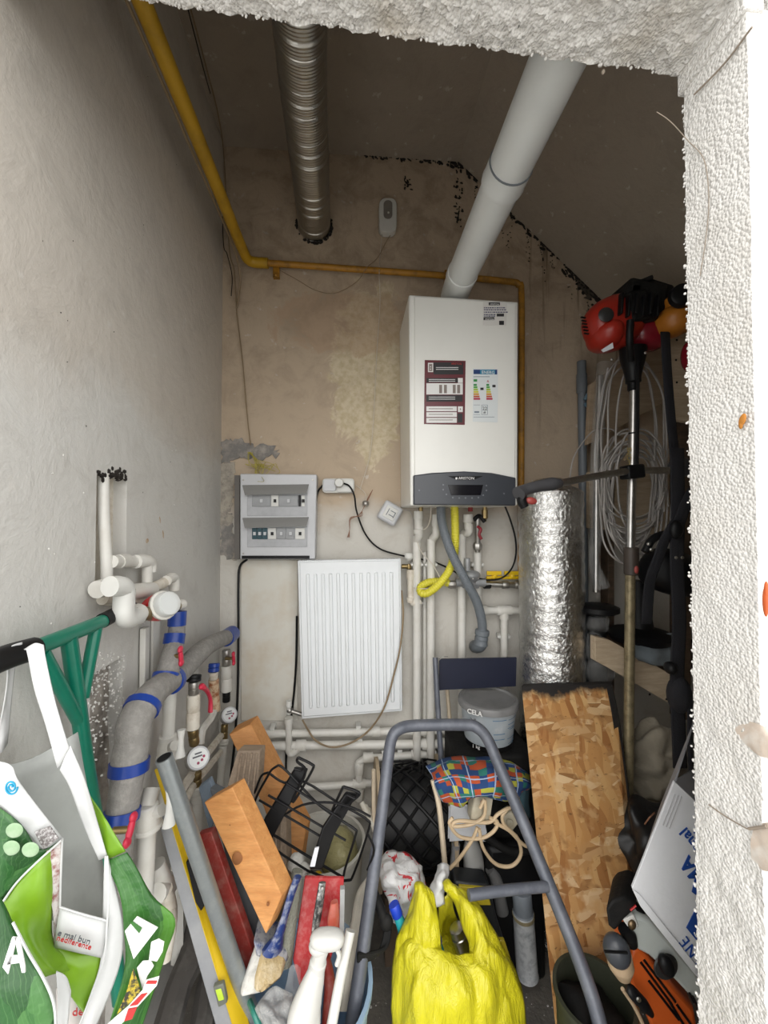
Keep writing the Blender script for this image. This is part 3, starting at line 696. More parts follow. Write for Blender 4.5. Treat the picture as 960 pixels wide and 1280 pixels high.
wire('black_cable', [P(309, 699, 1.63), P(300, 708, 1.632), P(298, 730, 1.632), P(298, 800, 1.632), P(297, 870, 1.632), P(293, 930, 1.632), P(288, 975, 1.63)], .0046, black, 'black cable dropping from the fuse box bottom beside the corner', 'cable')
wire('black_cable', [P(371, 770, 1.635), P(370, 830, 1.635), P(366, 880, 1.635), P(358, 940, 1.635), P(358, 1000, 1.635)], .0046, black, 'black cable running down behind the left edge of the radiator', 'cable')
wire('wall_crack_wire', [P(445, 606, 1.635), P(456, 616, 1.635), P(458, 626, 1.635)], .0012, white_cable, 'short white wire from the socket to the small motor')
t = thing('dangling_motor', (457, 640, 1.62), 'tiny round metal cap on twisted copper wires hanging on the wall', 'fitting')
MB().lathe(P(457, 627, 1.62), (0, -.3, -1), [(0, .012), (.003, .014), (.014, .014), (.017, .012)], 18).build('cap', dull_steel, t)
b = MB()
for i in range(4): b.tube([P(466, 612, 1.63), P(460, 622+i, 1.62), P(453, 638, 1.615), P(446+i*2, 645, 1.62), P(438, 650-i, 1.62), P(437, 662, 1.62), P(434+i, 672, 1.62)], .0012, 5)
b.build('wires', mat('copper_wire', (.25, .12, .07), .5), t)
t = thing('thermostat_box', (487, 655, 1.62), 'tilted square white junction cover between socket and boiler', 'switch')
c = P(487.5, 641.5, 1.62); R_ = rotm(0, 30, 0)
MB().box(c, (.082, .03, .082), R_).build('cover', lt_grey, t, bevel=.009)
MB().box(c+Vector((0, -.013, 0)), (.05, .008, .05), R_).build('inner_plate', white_plastic, t, bevel=.002)
b = MB()
for a in ((-.012, 0, .003, .03), (.006, .01, .02, .003), (.006, -.008, .02, .003), (.018, 0, .003, .025)): b.box(c+R_ @ Vector((a[0], -.0185, a[1])), (a[2], .002, a[3]), R_)
b.build('groove', grey_pvc, t)
wire('thin_cable', [P(505, 637, 1.63), P(513, 640, 1.63), P(517, 655, 1.63), P(518, 690, 1.62)], .0016, grey_cable, 'thin grey cable from the tilted square cover')

# radiator
t = thing('radiator', (437, 900, 1.6), 'white steel panel radiator with vertical grooves on the back wall', 'radiator')
RY = 1.555
cor = [(372, 701), (501, 698.5), (503, 889), (377, 899)]
MB().slab(cor, RY+.008, .03).build('panel', rad_white, t, bevel=.003)
def rp(u, v, Y=RY):
    a = Vector(cor[0]).lerp(Vector(cor[1]), u); b_ = Vector(cor[3]).lerp(Vector(cor[2]), u); q = a.lerp(b_, v); return P(q[0], q[1], Y)
MB().slab([(374, 702.5), (499.5, 700.5), (501, 887.5), (379, 896.5)], RY+.003, .01).build('front_skin', rad_white, t, bevel=.004)
n = 12
for i in range(n):
    u = .095+.81*i/(n-1); g = .017
    pr = [rp(u-g, .085), rp(u+g, .085), rp(u+g, .935), rp(u-g, .935)]
    MB().prism([p+Vector((0, .005, 0)) for p in pr], (0, -.009, 0)).build('rib', rad_white, t, bevel=.0035)
gr = MB()
for i in range(40):
    u = .02+i*.0246; gr.prism([rp(u, -.004, RY+.014), rp(u+.012, -.004, RY+.014), rp(u+.012, .004, RY+.014), rp(u, .004, RY+.014)], (0, .02, 0))
gr.build('top_grille', lt_grey, t)
t = thing('radiator_valve', (512, 750, 1.6), 'white lockshield valve and rusty union at the radiator top right', 'valve')
MB().lathe(P(511, 691, 1.6), (0, 0, -1), [(0, .012), (.004, .017), (.022, .017), (.026, .012), (.03, .009)], 16).build('valve_cap', white_plastic, t)
MB().lathe(P(511, 705, 1.6), (0, 0, -1), [(0, .008), (.012, .012), (.02, .01)], 12).tube([P(502, 708, 1.6), P(511, 708, 1.6)], .009).build('valve_body', brass, t)
MB().lathe(P(513, 712, 1.6), (0, 0, -1), [(0, .015), (.03, .017), (.04, .013), (.11, .012), (.112, .016), (.13, .016)], 14).tube([P(514, 745, 1.6), P(514, 751, 1.6), P(519, 754, 1.6), P(526, 751, 1.6)], .014).build('union', old_ppr, t)
t = thing('radiator_valve', (363, 946, 1.6), 'small radiator valve at the bottom left corner with a white elbow', 'valve')
MB().lathe(P(361, 876, 1.6), (0, 0, -1), [(0, .01), (.02, .012), (.024, .009), (.05, .009)], 14).build('valve_cap', white_plastic, t)
MB().tube([P(361, 888, 1.6), P(377, 893, 1.6)], .008).ell(P(362, 888, 1.6), (.012, .012, .012)).build('valve_body', dull_steel, t)
MB().lathe(P(361, 897, 1.6), (0, 0, -1), [(0, .017), (.02, .017), (.021, .014), (.03, .014)], 14).tube([P(361, 905, 1.6), P(361, 925, 1.6), P(361, 938, 1.6), P(365, 942, 1.6), P(373, 936, 1.6)], .013).build('elbow', ppr, t)
t = thing('temperature_probe', (430, 935, 1.55), 'brown cable looping from the radiator valve under the radiator', 'cable')
MB().tube([P(502, 738, 1.58), P(504, 770, 1.545), P(500, 810, 1.54), P(492, 845, 1.54), P(480, 885, 1.545), P(462, 912, 1.58), P(440, 928, 1.58), P(415, 934, 1.58), P(395, 926, 1.58), P(385, 912, 1.58), P(378, 900, 1.58)], .0035, 8, 8).build('cable', brown_cable, t)
# ================= pipework under the boiler =================
def pv(x, y, Y): return P(x, y, Y)
def sock(b, x, y, Y, r, h=.02, ax=(0, 0, 1)): b.lathe(P(x, y, Y)-Vector(ax)*h/2, ax, [(0, r), (.002, r*1.06), (h-.002, r*1.06), (h, r)], 14)
def riser(label, x, y0, y1, r, top=None, Y=1.6, x1=None, clips=()):
    t = thing('water_pipe', P(x, y1, Y), label, 'pipe')
    MB().tube([P(x, y0, Y), P(x1 or x, y1, Y)], r, 14).build('pipe', ppr, t)
    if top: top(t)
    for cy in clips: MB().rect(x-6.5, cy-3, x+6.5, cy+3, Y+.012, .03).rect(x-8, cy-1.5, x+8, cy+1.5, Y, .02).build('pipe_clip', white_plastic, t, bevel=.001)
    return t
def topA(t):
    b = MB(); b.lathe(P(523, 639, 1.57), (0, 0, -1), [(0, .018), (.03, .019), (.034, .016), (.07, .016), (.075, .02), (.09, .018)], 16); b.tube([P(524, 658, 1.57), P(524, 668, 1.575), P(521, 676, 1.6)], .017); b.build('adapter', ppr, t)
    MB().lathe(P(526, 630, 1.57), (0, 0, -1), [(0, .009), (.03, .009)], 6).build('nut', brass, t)
def topB(t):
    b = MB(); b.lathe(P(545, 643, 1.57), (0, 0, -1), [(0, .016), (.045, .017), (.05, .014), (.07, .014)], 16); b.tube([P(545, 660, 1.57), P(545, 668, 1.572), P(541, 673, 1.59), P(539, 680, 1.6)], .016); b.build('adapter', ppr, t)
def topC(t):
    b = MB(); b.lathe(P(585, 643, 1.565), (0, 0, -1), [(0, .019), (.03, .021), (.034, .015), (.06, .015)], 16); b.tube([P(586, 655, 1.565), P(586, 665, 1.57), P(580, 667, 1.6), P(577, 672, 1.6)], .016); b.build('adapter', ppr, t)
    MB().lathe(P(588, 630, 1.565), (0, 0, -1), [(0, .009), (.03, .009)], 6).build('nut', mat('red_seal', (.3, .02, .02), .6), t)
riser('leftmost tall white riser pipe beside the radiator valve', 521, 670, 985, .0165, topA, 1.6, clips=(706, 754))
riser('second white riser pipe from the radiator, topped by an elbow', 539, 674, 960, .0165, topB, 1.595, 538, clips=(706,))
riser('white riser pipe passing behind the grey regulator', 577, 668, 960, .0165, topC, 1.6, 577)
riser('thin grey riser pipe between the two left risers', 531, 690, 960, .009, None, 1.635)
riser('short white riser pipe under the red-handled boiler valve', 597, 684, 760, .0155, None, 1.605, clips=(706,))
riser('short white drop pipe below a tee right of the grey hose', 630, 768, 960, .0145, None, 1.6, clips=(796,))
t = thing('pipe_tee', P(628, 763, 1.6), 'horizontal white pipe with tee right of the grey hose', 'pipe')
MB().tube([P(600, 763, 1.6), P(662, 763, 1.6)], .0145, 14).build('pipe', ppr, t)
b = MB(); sock(b, 630, 763, 1.6, .019, .06, (1, 0, 0)); b.lathe(P(630, 763, 1.6), (0, 0, -1), [(0, .018), (.035, .019)], 14); b.build('fitting', ppr, t); b = MB(); sock(b, 604, 763, 1.6, .019, .03, (1, 0, 0)); b.tube([P(604, 763, 1.6), P(600, 762, 1.6), P(598, 756, 1.6), P(597, 745, 1.6)], .017); b.build('fitting', ppr, t)
t = thing('boiler_valve', P(597, 690, 1.58), 'small angle valve with dark red handle below the boiler', 'valve')
MB().lathe(P(606, 632, 1.56), (0, 0, -1), [(0, .009), (.015, .009), (.017, .013), (.05, .013), (.055, .007), (.065, .006)], 8).build('union', brass, t)
MB().tube([P(596, 645, 1.57), P(597, 655, 1.57), P(597, 690, 1.59)], .011, 10).lathe(P(597, 678, 1.59), (0, 0, -1), [(0, .015), (.01, .02), (.02, .02), (.03, .016)], 8).build('valve_body', dull_steel, t)
MB().tube([P(592, 650, 1.56), P(599, 645, 1.56), P(606, 652, 1.56)], .009, 8).build('elbow', black, t)
MB().tube([P(597, 658, 1.55), P(601, 662, 1.54), P(599, 668, 1.54), P(602, 674, 1.54)], .006, 8).build('handle', mat('dark_red', (.25, .01, .02), .4), t)
# regulator
t = thing('gas_regulator', P(590, 745, 1.58), 'grey cast metal gas regulator on the pipe below the boiler', 'regulator')
c = P(588, 722, 1.58)
b = MB().lathe(c+Vector((0, 0, .03)), (0, 0, -1), [(0, .012), (.005, .03), (.012, .038), (.02, .04), (.022, .04), (.03, .036), (.045, .024), (.06, .024), (.062, .034), (.07, .034), (.074, .02)], 22)
b.tube([c+Vector((-.06, 0, -.02)), c+Vector((.06, 0, -.02))], .016, 12); b.build('body', mat('cast_grey', (.36, .37, .38), .5, .3, dirt=.3), t)
MB().lathe(P(584, 698, 1.57), (0, 0, -1), [(0, .011), (.002, .012), (.045, .012), (.05, .016)], 14).build('spring_cap', mat('cast_grey', (.36, .37, .38)), t)
b = MB()
for i in range(8):
    a_ = i*math.pi/4; b.lathe(c+Vector((math.cos(a_)*.034, math.sin(a_)*.034, .012)), (0, 0, -1), [(0, .004), (.014, .004)], 6)
b.build('bolt', dull_steel, t)['kind'] = 'stuff'
MB().lathe(P(560, 731, 1.58), (1, 0, 0), [(0, .012), (.01, .017), (.03, .017), (.032, .012), (.04, .012)], 8).build('union', dull_steel, t)
t = thing('steel_pipe', P(628, 733, 1.6), 'short steel pipe with sockets right of the gas regulator', 'pipe')
MB().tube([P(603, 730, 1.59), P(657, 732, 1.6)], .0125, 12).build('pipe', steel, t)
for x in (609, 632, 648): MB().lathe(P(x, 731, 1.595)-Vector((.015, 0, 0)), (1, 0, 0), [(0, .015), (.002, .0165), (.026, .0165), (.028, .015)], 8).build('socket', dull_steel if x != 609 else black, t)
# hoses
def ribbed(pts, r, amp, pitch, name, m, parent, seg=14):
    q = cr_spline(VV(pts), 14); L2 = [0]
    for i in range(1, len(q)): L2.append(L2[-1]+(q[i]-q[i-1]).length)
    n = max(8, int(L2[-1]/(pitch/4))); out = []; j = 0
    for i in range(n):
        s_ = i*L2[-1]/n
        while L2[j+1] < s_: j += 1
        out.append(q[j].lerp(q[j+1], (s_-L2[j])/(L2[j+1]-L2[j])))
    return MB().tube(out, [r+amp*math.sin(i*math.pi/2) for i in range(n)], seg, spline=False).build(name, m, parent, ang=80)
t = thing('drain_hose', P(600, 800, 1.54), 'grey flexible drain hose hanging from the boiler to a wall elbow', 'hose')
ribbed([P(551, 630, 1.50), P(553, 655, 1.51), P(564, 690, 1.50), P(580, 722, 1.49), P(595, 750, 1.51), P(602, 775, 1.53), P(603, 795, 1.55)], .0175, .0007, .006, 'hose', grey_pvc, t)
b = MB().lathe(P(603, 787, 1.55), (-.1, 0, -1), [(0, .024), (.004, .028), (.02, .028), (.024, .024), (.05, .024), (.06, .026)], 18); b.tube([P(602, 797, 1.55), P(600, 806, 1.56), P(596, 808, 1.59), P(594, 808, 1.64)], .026, 14); b.build('elbow', grey_pvc, t)
t = thing('gas_hose', P(545, 745, 1.56), 'bright yellow corrugated gas hose looping below the boiler', 'hose')
ribbed([P(568, 630, 1.52), P(569, 665, 1.53), P(568, 690, 1.54), P(562, 712, 1.545), P(549, 730, 1.54), P(535, 741, 1.54), P(527, 741, 1.55), P(526, 734, 1.57), P(536, 728, 1.58), P(550, 727, 1.585), P(562, 729, 1.585)], .0155, .0012, .009, 'hose', yellow_hose, t)
wire('white_wire', [P(539, 632, 1.5), P(538, 648, 1.52), P(533, 660, 1.56), P(520, 664, 1.57)], .0022, white_cable, 'white wire hanging from the boiler bottom to the left riser adapter')
wire('white_wire', [P(517, 665, 1.6), P(527, 690, 1.57), P(541, 706, 1.56), P(550, 722, 1.56), P(556, 732, 1.57)], .0018, white_cable, 'white wire crossing the two left risers down to the yellow hose')
wire('white_wire', [P(517, 735, 1.57), P(530, 736, 1.54), P(545, 735, 1.54), P(558, 728, 1.56)], .0018, white_cable, 'white wire wrapped across the yellow hose loop')
wire('black_cable', [P(631, 632, 1.52), P(638, 650, 1.52), P(644, 672, 1.54), P(645, 692, 1.56), P(640, 710, 1.57), P(628, 722, 1.575), P(612, 725, 1.575), P(598, 723, 1.575)], .0035, black, 'black cable looping from the boiler bottom right to the regulator', 'cable')
# low horizontal pipes
def hpipe(label, pts, r, fits=(), clips=(), Y=1.61):
    t = thing('heating_pipe', P(pts[0][0], pts[0][1], Y), label, 'pipe')
    MB().tube([P(x, y, Y) for x, y in pts], r, 14, spline=False).build('pipe', ppr, t)
    for x, y, ln, ax in fits:
        b = MB(); sock(b, x, y, Y, r*1.25, ln, ax); b.build('fitting', ppr, t)
    for x, y in clips: MB().rect(x-3, y-7, x+3, y+6, Y-.004, .04).build('pipe_clip', white_plastic, t, bevel=.001)
HX = (1, 0, 0); HZ = (0, 0, 1)
hpipe('upper white heating pipe running along the wall under the radiator', [(296, 918), (450, 915), (578, 912)], .0145, ((470, 914, .03, HX), (530, 913, .03, HX)), ((448, 915), (340, 917)))
hpipe('second white heating pipe just below the upper one', [(296, 933), (450, 931), (660, 928)], .0165, ((376, 932, .04, HX), (535, 930, .05, HX), (556, 930, .04, HX)), ((450, 931),))
hpipe('white pipe with elbow starting below the radiator right half', [(449, 985), (449, 952), (456, 948), (545, 942)], .0145, ((449, 960, .04, HZ), (460, 947, .04, HX), (520, 943, .04, HX)), ((480, 946), (500, 945)))
hpipe('lowest white pipe running behind the black wire rack', [(370, 985), (449, 980), (580, 968)], .0135, ((449, 980, .05, HX), (449, 993, .04, HZ)))
hpipe('low white pipe just above the floor clutter behind the bucket', [(400, 1022), (480, 1015), (560, 1008)], .0135)
wire('pale_stick', [P(559, 862, 1.60), P(566, 946, 1.54)], .008, pale_stick, 'pale thin stick leaning behind the grey pole, left of the bucket', 'stick')
wire('pale_stick', [P(580, 900, 1.6), P(581, 940, 1.56)], .006, pale_stick, 'short pale stick just left of the paint bucket', 'stick')

# ================= left wall =================
t = thing('water_pipe', L(130, 735, -.52), 'white vertical pipe sunk in the wall chase on the left', 'pipe')
MB().tube([L(129, 592, -.535), L(130, 650, -.53), L(133, 700, -.52), L(134, 742, -.52)], .0115, 12).build('pipe', ppr, t)
b = MB()
b.tube([L(140, 702, -.51), L(172, 702, -.51)], .0135, 14)
b.lathe(L(148, 702, -.51), (0, 1, 0), [(0, .0155), (.03, .0155)], 14)
b.tube([L(170, 702, -.505), L(182, 701, -.50), L(187, 705, -.50), L(187, 715, -.50)], .016, 14); b.build('elbow', ppr, t)
MB().tube([L(184, 706, -.50), L(184, 728, -.50)], .0125, 12).build('pipe', ppr, t)
t = thing('water_pipe', L(125, 740, -.5), 'white pipes bending out of the wall above the red water meter', 'pipe')
MB().tube([L(124, 736, -.505), L(160, 738, -.5), L(195, 733, -.49), L(214, 722, -.485)], .0135, 14).build('pipe', old_ppr, t)
MB().lathe(L(121, 737, -.505), (0, 1, 0), [(0, .0175), (.02, .0185), (.022, .015)], 16).build('fitting', ppr, t)
MB().tube([L(160, 740, -.49), L(190, 737, -.485), ], .0175, 14).build('coupling', ppr, t)
MB().tube([L(208, 726, -.48), L(216, 722, -.48), L(218, 728, -.48), L(218, 738, -.48)], .0135, 14).build('elbow', ppr, t)
MB().tube([L(137, 733, -.455), L(150, 733, -.45), L(155, 738, -.45), L(155, 755, -.45), L(155, 768, -.45), L(160, 773, -.45), L(172, 769, -.45)], .0195, 16, 6).build('elbow', white_plastic, t)
MB().tube([L(128, 748, -.515), L(175, 752, -.5)], .0135, 12).build('pipe', old_ppr, t)
b = MB(); b.lathe(L(168, 770, -.45), (-.1, 1, .12), [(0, .019), (.02, .02), (.022, .017)], 16); b.build('fitting', ppr, t)
# red meter
t = thing('water_meter', L(205, 765, -.45), 'water meter with clear dome and red body on the left wall', 'meter')
ax = Vector((.80, -.42, .30)).normalized(); c = L(192, 761, -.455)
MB().tube([L(176, 766, -.45), L(190, 766, -.455), L(215, 758, -.46), L(224, 758, -.47)], [.014, .017, .014, .012], 12).build('body', brass, t)
MB().lathe(c, ax, [(-.01, .026), (.012, .031), (.03, .031)], 20).build('red_ring', red_paint, t)
MB().lathe(c, ax, [(.026, .031), (.03, .033), (.036, .033), (.038, .029)], 20).build('retainer', ppr, t)
MB().lathe(c, ax, [(.036, .0285), (.052, .0285), (.057, .026)], 20).build('dome', clear_pl, t)
MB().lathe(c, ax, [(.036, .025), (.05, .025)], 20).build('dial', meter_face, t)
MB().lathe(L(219, 758, -.468), (.2, .8, 0), [(0, .012), (.01, .014), (.03, .014)], 12).build('union', ppr, t)
# black pipe stub in the wall: grip of the green frame handled below
t = thing('conduit', L(180, 860, -.515), 'white square conduit running down the left wall below the meter', 'conduit')
MB().box((L(180, 785, -.515)+L(181, 868, -.515))/2, (.014, .022, L(180, 785, -.515).z-L(181, 868, -.515).z)).build('duct', ppr, t, bevel=.002)
MB().box(L(194, 810, -.521), (.006, .035, .22)).build('back_strip', ppr, t)
MB().lathe(L(184, 853, -.507), (1, 0, 0), [(0, .008), (.003, .007)], 12).build('screw', dull_steel, t)
t = thing('insulated_pipe', L(150, 1049, -.45), 'thick grey foam insulated pipe with blue tape along the left wall', 'pipe')
main = [(286, 795), (262, 806), (245, 820), (222, 843), (196, 862), (178, 884), (168, 905), (166, 925), (162, 948), (158, 980), (152, 1020), (147, 1060), (143, 1120)]
MB().tube([L(x, y, -.455) for x, y in main], [.026, .027, .029, .028, .030, .033, .034, .033, .034, .030, .029, .028, .028], 18, 6).build('insulation', foam, t)
MB().tube([L(222, 770, -.47), L(220, 795, -.47), L(214, 820, -.465), L(208, 850, -.46)], [.019, .022, .025, .026], 16, 6).build('insulation', foam, t)
def band(pts, r, X=-.455): MB().tube([L(x, y, X) for x, y in pts], r+.0025, 18, 3).build('tape_band', blue_tape, t)
band([(222, 764), (221, 782)], .0205, -.47); band([(219, 792), (217, 805)], .0235, -.47); band([(208, 842), (206, 850)], .028, -.46)
band([(290, 792), (282, 798)], .027); band([(180, 880), (176, 888)], .0345); band([(162.5, 950), (161, 965)], .0345); band([(153, 1012), (151, 1026)], .0305); band([(217, 849), (213, 852)], .0295)
def tap(label, x, y, X=-.44, rot=0, m=red_lever):
    t = thing('tap_handle', L(x, y, X), label, 'valve')
    R_ = rotm(rot, 0, 0); c = L(x, y, X)
    b = MB(); b.ell(c, (.006, .007, .022), R_); b.ell(c+R_ @ Vector((0, 0, .018)), (.006, .011, .009), R_); b.ell(c+R_ @ Vector((0, 0, -.018)), (.006, .011, .009), R_); b.build('handle', m, t)
    MB().lathe(c, (-1, 0, 0), [(0, .006), (.03, .006)], 10).build('stem', brass, t)
tap('red butterfly tap handle on the blue taped pipe', 226, 820, -.435, 10)
tap('red butterfly tap handle at the far end near the corner', 292, 823, -.44, 12)
tap('red butterfly tap handle low beside the tote bags', 163, 1037, -.40, -35)
# three branches
def branch(label, x, X, segs):
    t = thing('pipe_branch', L(x[-1][0], x[-1][1], X), label, 'pipe')
    for (i, j, r, m, nm) in segs: 
        a_, b_ = L(x[i][0], x[i][1], X), L(x[j][0], x[j][1], X); d_ = (b_-a_); n_ = d_.length
        MB().lathe(a_, d_, [(0, r*.9), (.002, r), (n_*.45, r), (n_*.5, r*.88), (n_*.55, r), (n_-.002, r), (n_, r*.9)], 16).build(nm, m, t)
    return t
branch('brass and white riser feeding the front round water meter', [(243, 843), (242, 852), (242, 868), (241, 911), (243, 930), (247, 965), (247, 982), (247, 1001), (246, 1047)], -.435,
       [(0, 1, .019, black, 'cap'), (1, 2, .0135, dull_steel, 'union'), (2, 3, .0175, old_ppr, 'coupling'), (3, 4, .0135, brass, 'union'), (5, 6, .011, brass, 'union'), (6, 7, .0175, ppr, 'coupling'), (7, 8, .0135, ppr, 'pipe')])
branch('rust stained white riser with long red lever', [(268, 829), (267, 840), (267, 849), (269, 888), (262, 903)], -.46,
       [(0, 1, .018, blue_tape, 'tape_band'), (1, 2, .014, old_ppr, 'union'), (2, 3, .0165, mat('rusty_ppr', (.6, .45, .3), .6, dirt=.9, dcol=(.3, .08, .02), dscale=50), 'coupling')])
wire('branch_bend', [L(268, 888, -.46), L(262, 900, -.46), L(253, 912, -.46), L(250, 930, -.46)], .0115, ppr, 'white bend pipe left of the far water meter', 'pipe')
branch('rearmost riser feeding the far round water meter', [(283, 812), (283, 832), (283, 864), (283, 877), (281, 905), (280, 924), (279, 932), (275, 985)], -.475,
       [(0, 1, .0155, dull_steel, 'union'), (1, 2, .0195, ppr, 'coupling'), (2, 3, .014, black, 'union'), (4, 5, .013, brass, 'union'), (5, 6, .0175, ppr, 'coupling'), (6, 7, .013, ppr, 'pipe')])
def meter(label, x, y, X, r, n):
    t = thing('water_meter', L(x, y+14, X), label, 'meter', 'round water meters'); c = L(x, y, X); ax = (EYE-c).normalized()*.6+Vector((.5, -.5, .45)); ax.normalize()
    MB().lathe(c-ax*.03, ax, [(0, r*.8), (.01, r), (.035, r), (.038, r*.93)], 26).build('body', mat('meter_body', (.44, .43, .40), .5, dirt=.4), t)
    MB().lathe(c, ax, [(.004, r*1.0), (.012, r*.98), (.013, r*.84)], 26).build('rim', lt_grey, t)
    MB().lathe(c, ax, [(.006, r*.82), (.0135, r*.82)], 26).build('dial', meter_face, t)
    u = ax.cross(Vector((0, 0, 1))).normalized()*-1; v = u.cross(ax)*-1 if (u.cross(ax)).z < 0 else u.cross(ax)
    def at(a, b_): return c+ax*.0138+u*(a*r)+v*(b_*r)
    b = MB(); b.box(at(0, .2), (.001, .001, .001))
    for a, b_, q in ((0, .38, .3), (-.1, .12, .42)):
        p0 = at(a-q, b_-.06); p1 = at(a+q, b_-.06); p2 = at(a+q, b_+.07); p3 = at(a-q, b_+.07); b.prism([p0, p1, p2, p3], ax*.0006)
    b.build('counter', mat('print_dark', (.1, .1, .12), .5), t)['kind'] = 'stuff'
    b = MB()
    for a, b_ in ((.25, -.25), (-.1, -.42), (.45, .0)): b.lathe(at(a, b_), ax, [(0, r*.12), (.0008, r*.12)], 12)
    b.build('dial_hand', mat('dial_red', (.35, .04, .1), .5), t)['kind'] = 'stuff'
meter('nearer of the two round white-faced water meters', 247, 948, -.42, .029, 0)
meter('smaller, farther of the two round white-faced water meters', 286, 894, -.455, .028, 1)
t = thing('lever_handle', L(261, 890, -.43), 'long red lever handle on the rusty riser', 'valve')
MB().tube([L(253, 858, -.42), L(259, 864, -.42), L(263, 875, -.42), L(263, 890, -.42)], [.008, .006, .0055, .0065], 8, flat=1.3).ell(L(252, 858, -.42), (.008, .012, .008)).build('lever', red_lever, t)
# white plastic ball valves
def pvalve(label, x, y0, y1, y2, X, hx, hy0, hy1, r=.021):
    t = thing('ball_valve', L(x[2], y2, X), label, 'valve')
    MB().tube([L(x[0], y0, X), L(x[1], y1-14, X)], r*.72, 14).build('pipe', ppr, t)
    b = MB(); a_ = L(x[1], y1-17, X); e = L(x[1], y1+14, X); d_ = e-a_; n_ = d_.length
    b.lathe(a_, d_, [(0, r*.8), (.003, r*.95), (n_*.2, r*.95), (n_*.35, r*1.15), (n_*.65, r*1.2), (n_*.8, r*1.15), (n_*.85, r*1.3), (n_-.003, r*1.3), (n_, r)], 18); b.build('valve_body', ppr, t)
    MB().tube([L(x[1], y1+12, X), L(x[2], y2, X)], r*.78, 14).build('pipe', ppr, t)
    b = MB(); b.lathe(L(x[1], y1, X), L(hx, (hy0+hy1)/2, X+.05)-L(x[1], y1, X), [(0, .012), (.04, .012)], 12)
    b.build('stem', ppr, t)
    b = MB(); p0 = L(hx+1, hy0, X+.06); p1 = L(hx-1, hy1, X+.06); b.tube([p0, p0.lerp(p1, .35), p0.lerp(p1, .65), p1], [.010, .0065, .0075, .013], 10, flat=.8); b.build('handle', white_plastic, t)
pvalve('white plastic ball valve behind the grey steel pipe top', (213, 210, 206), 862, 935, 1000, -.47, 226, 912, 946)
pvalve('large white plastic ball valve beside the blue taped insulation', (190, 184, 180), 985, 1022, 1122, -.43, 212, 982, 1032, .0225)
t = thing('drain_elbow', L(215, 1200, -.4), 'white plastic elbow and tap low behind the green tote bag', 'pipe')
MB().tube([L(196, 1080, -.43), L(204, 1100, -.42), L(212, 1110, -.42)], .017, 12).tube([L(196, 1118, -.42), L(210, 1104, -.42), L(214, 1090, -.42)], .02, 12).build('elbow', ppr, t)
MB().tube([L(207, 1112, -.41), L(212, 1135, -.41), L(210, 1160, -.4), L(206, 1200, -.4)], [.014, .016, .018, .013], 12).build('handle', old_ppr, t)
wire('pvc_pipe', [L(276, 920, -.47), L(262, 938, -.46), L(240, 968, -.45), L(225, 990, -.44)], .012, old_ppr, 'beige pipe slanting down behind the nearer water meter', 'pipe')
wire('pvc_pipe', [L(276, 940, -.46), L(262, 957, -.45), L(232, 1000, -.44), L(228, 1060, -.44)], .010, old_ppr, 'second beige pipe slanting just below the first one', 'pipe')
wire('pvc_pipe', [L(222, 1000, -.47), L(222, 1200, -.47)], .017, ppr, 'white vertical pipe behind the spirit level near the floor', 'pipe')
# meter inlet bits, green frame
t = thing('tube_frame', P(115, 1000, .78), 'green tubular steel frame with black rubber grips leaning on the left wall', 'frame')
gx = -.47
A = L(0, 824, gx); B_ = L(24, 815, gx)
MB().tube([L(40, 812, gx), L(132, 775, gx)], .0125, 14).build('tube', green_tube, t)
MB().tube([L(-18, 832, gx), L(12, 820, gx), L(42, 811, gx)], .0168, 16).build('grip', black, t)
MB().tube([L(128, 776, gx), L(146, 767, gx), L(165, 760, gx-.02)], .014, 16).build('grip', black, t)
MB().tube([L(86, 797, gx), L(99, 890, gx+.0), L(107, 950, gx), L(122, 1040, gx), L(135, 1120, gx+.02), L(150, 1250, gx+.05)], .0125, 14).build('tube', green_tube, t)
MB().tube([L(52, 815, gx), L(98, 900, gx)], .0105, 14).build('brace', green_tube, t)
MB().tube([L(120, 785, gx), L(103, 873, gx)], .0105, 14).build('brace', green_tube, t)
# ================= clutter, left side =================
def sh(rows, name, m, parent=None, amp=.004, k=5, fr=14, solid=.0015, seed=0):
    return MB().sheet(rows, k, amp, fr, seed).build(name, m, parent, solid=solid, ang=80)
def dec(pix, Y, m, parent, name='print', k=3):      # flat print on a bag panel
    o = MB().prism([P(a, b, Y) for a, b in pix], (0, .0012, 0)); return o.build(name, m, parent, smooth=False)
# --- open tote bag
t = thing('tote_bag', P(120, 1290, .62), 'open green and white woven tote bag hanging by its strap from the green frame', 'bag')
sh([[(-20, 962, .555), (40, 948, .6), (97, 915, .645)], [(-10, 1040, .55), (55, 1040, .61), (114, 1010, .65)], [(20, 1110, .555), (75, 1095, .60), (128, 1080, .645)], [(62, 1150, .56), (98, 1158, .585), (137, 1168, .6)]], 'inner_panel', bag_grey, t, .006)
sh([[(30, 812, .575), (44, 804, .57), (54, 806, .565)], [(34, 816, .56), (46, 818, .56), (58, 828, .56)], [(43, 860, .56), (54, 862, .56), (68, 872, .56)], [(57, 905, .565), (68, 905, .565), (81, 918, .565)], [(72, 960, .57), (76, 955, .57), (87, 935, .57)]], 'strap', bag_white, t, .001)
sh([[(8, 812, .58), (18, 806, .59), (28, 803, .6)], [(8, 860, .59), (10, 850, .6), (18, 840, .61)], [(-10, 950, .6), (2, 940, .6), (9, 930, .61)]], 'strap', bag_white, t, .001)
sh([[(75, 962, .57), (82, 944, .57), (88, 932, .57)], [(88, 985, .575), (98, 978, .575), (106, 974, .58)], [(104, 1030, .585), (114, 1028, .585), (122, 1028, .59)], [(124, 1075, .59), (128, 1073, .59), (134, 1070, .59)]], 'rim', bag_white, t, .002)
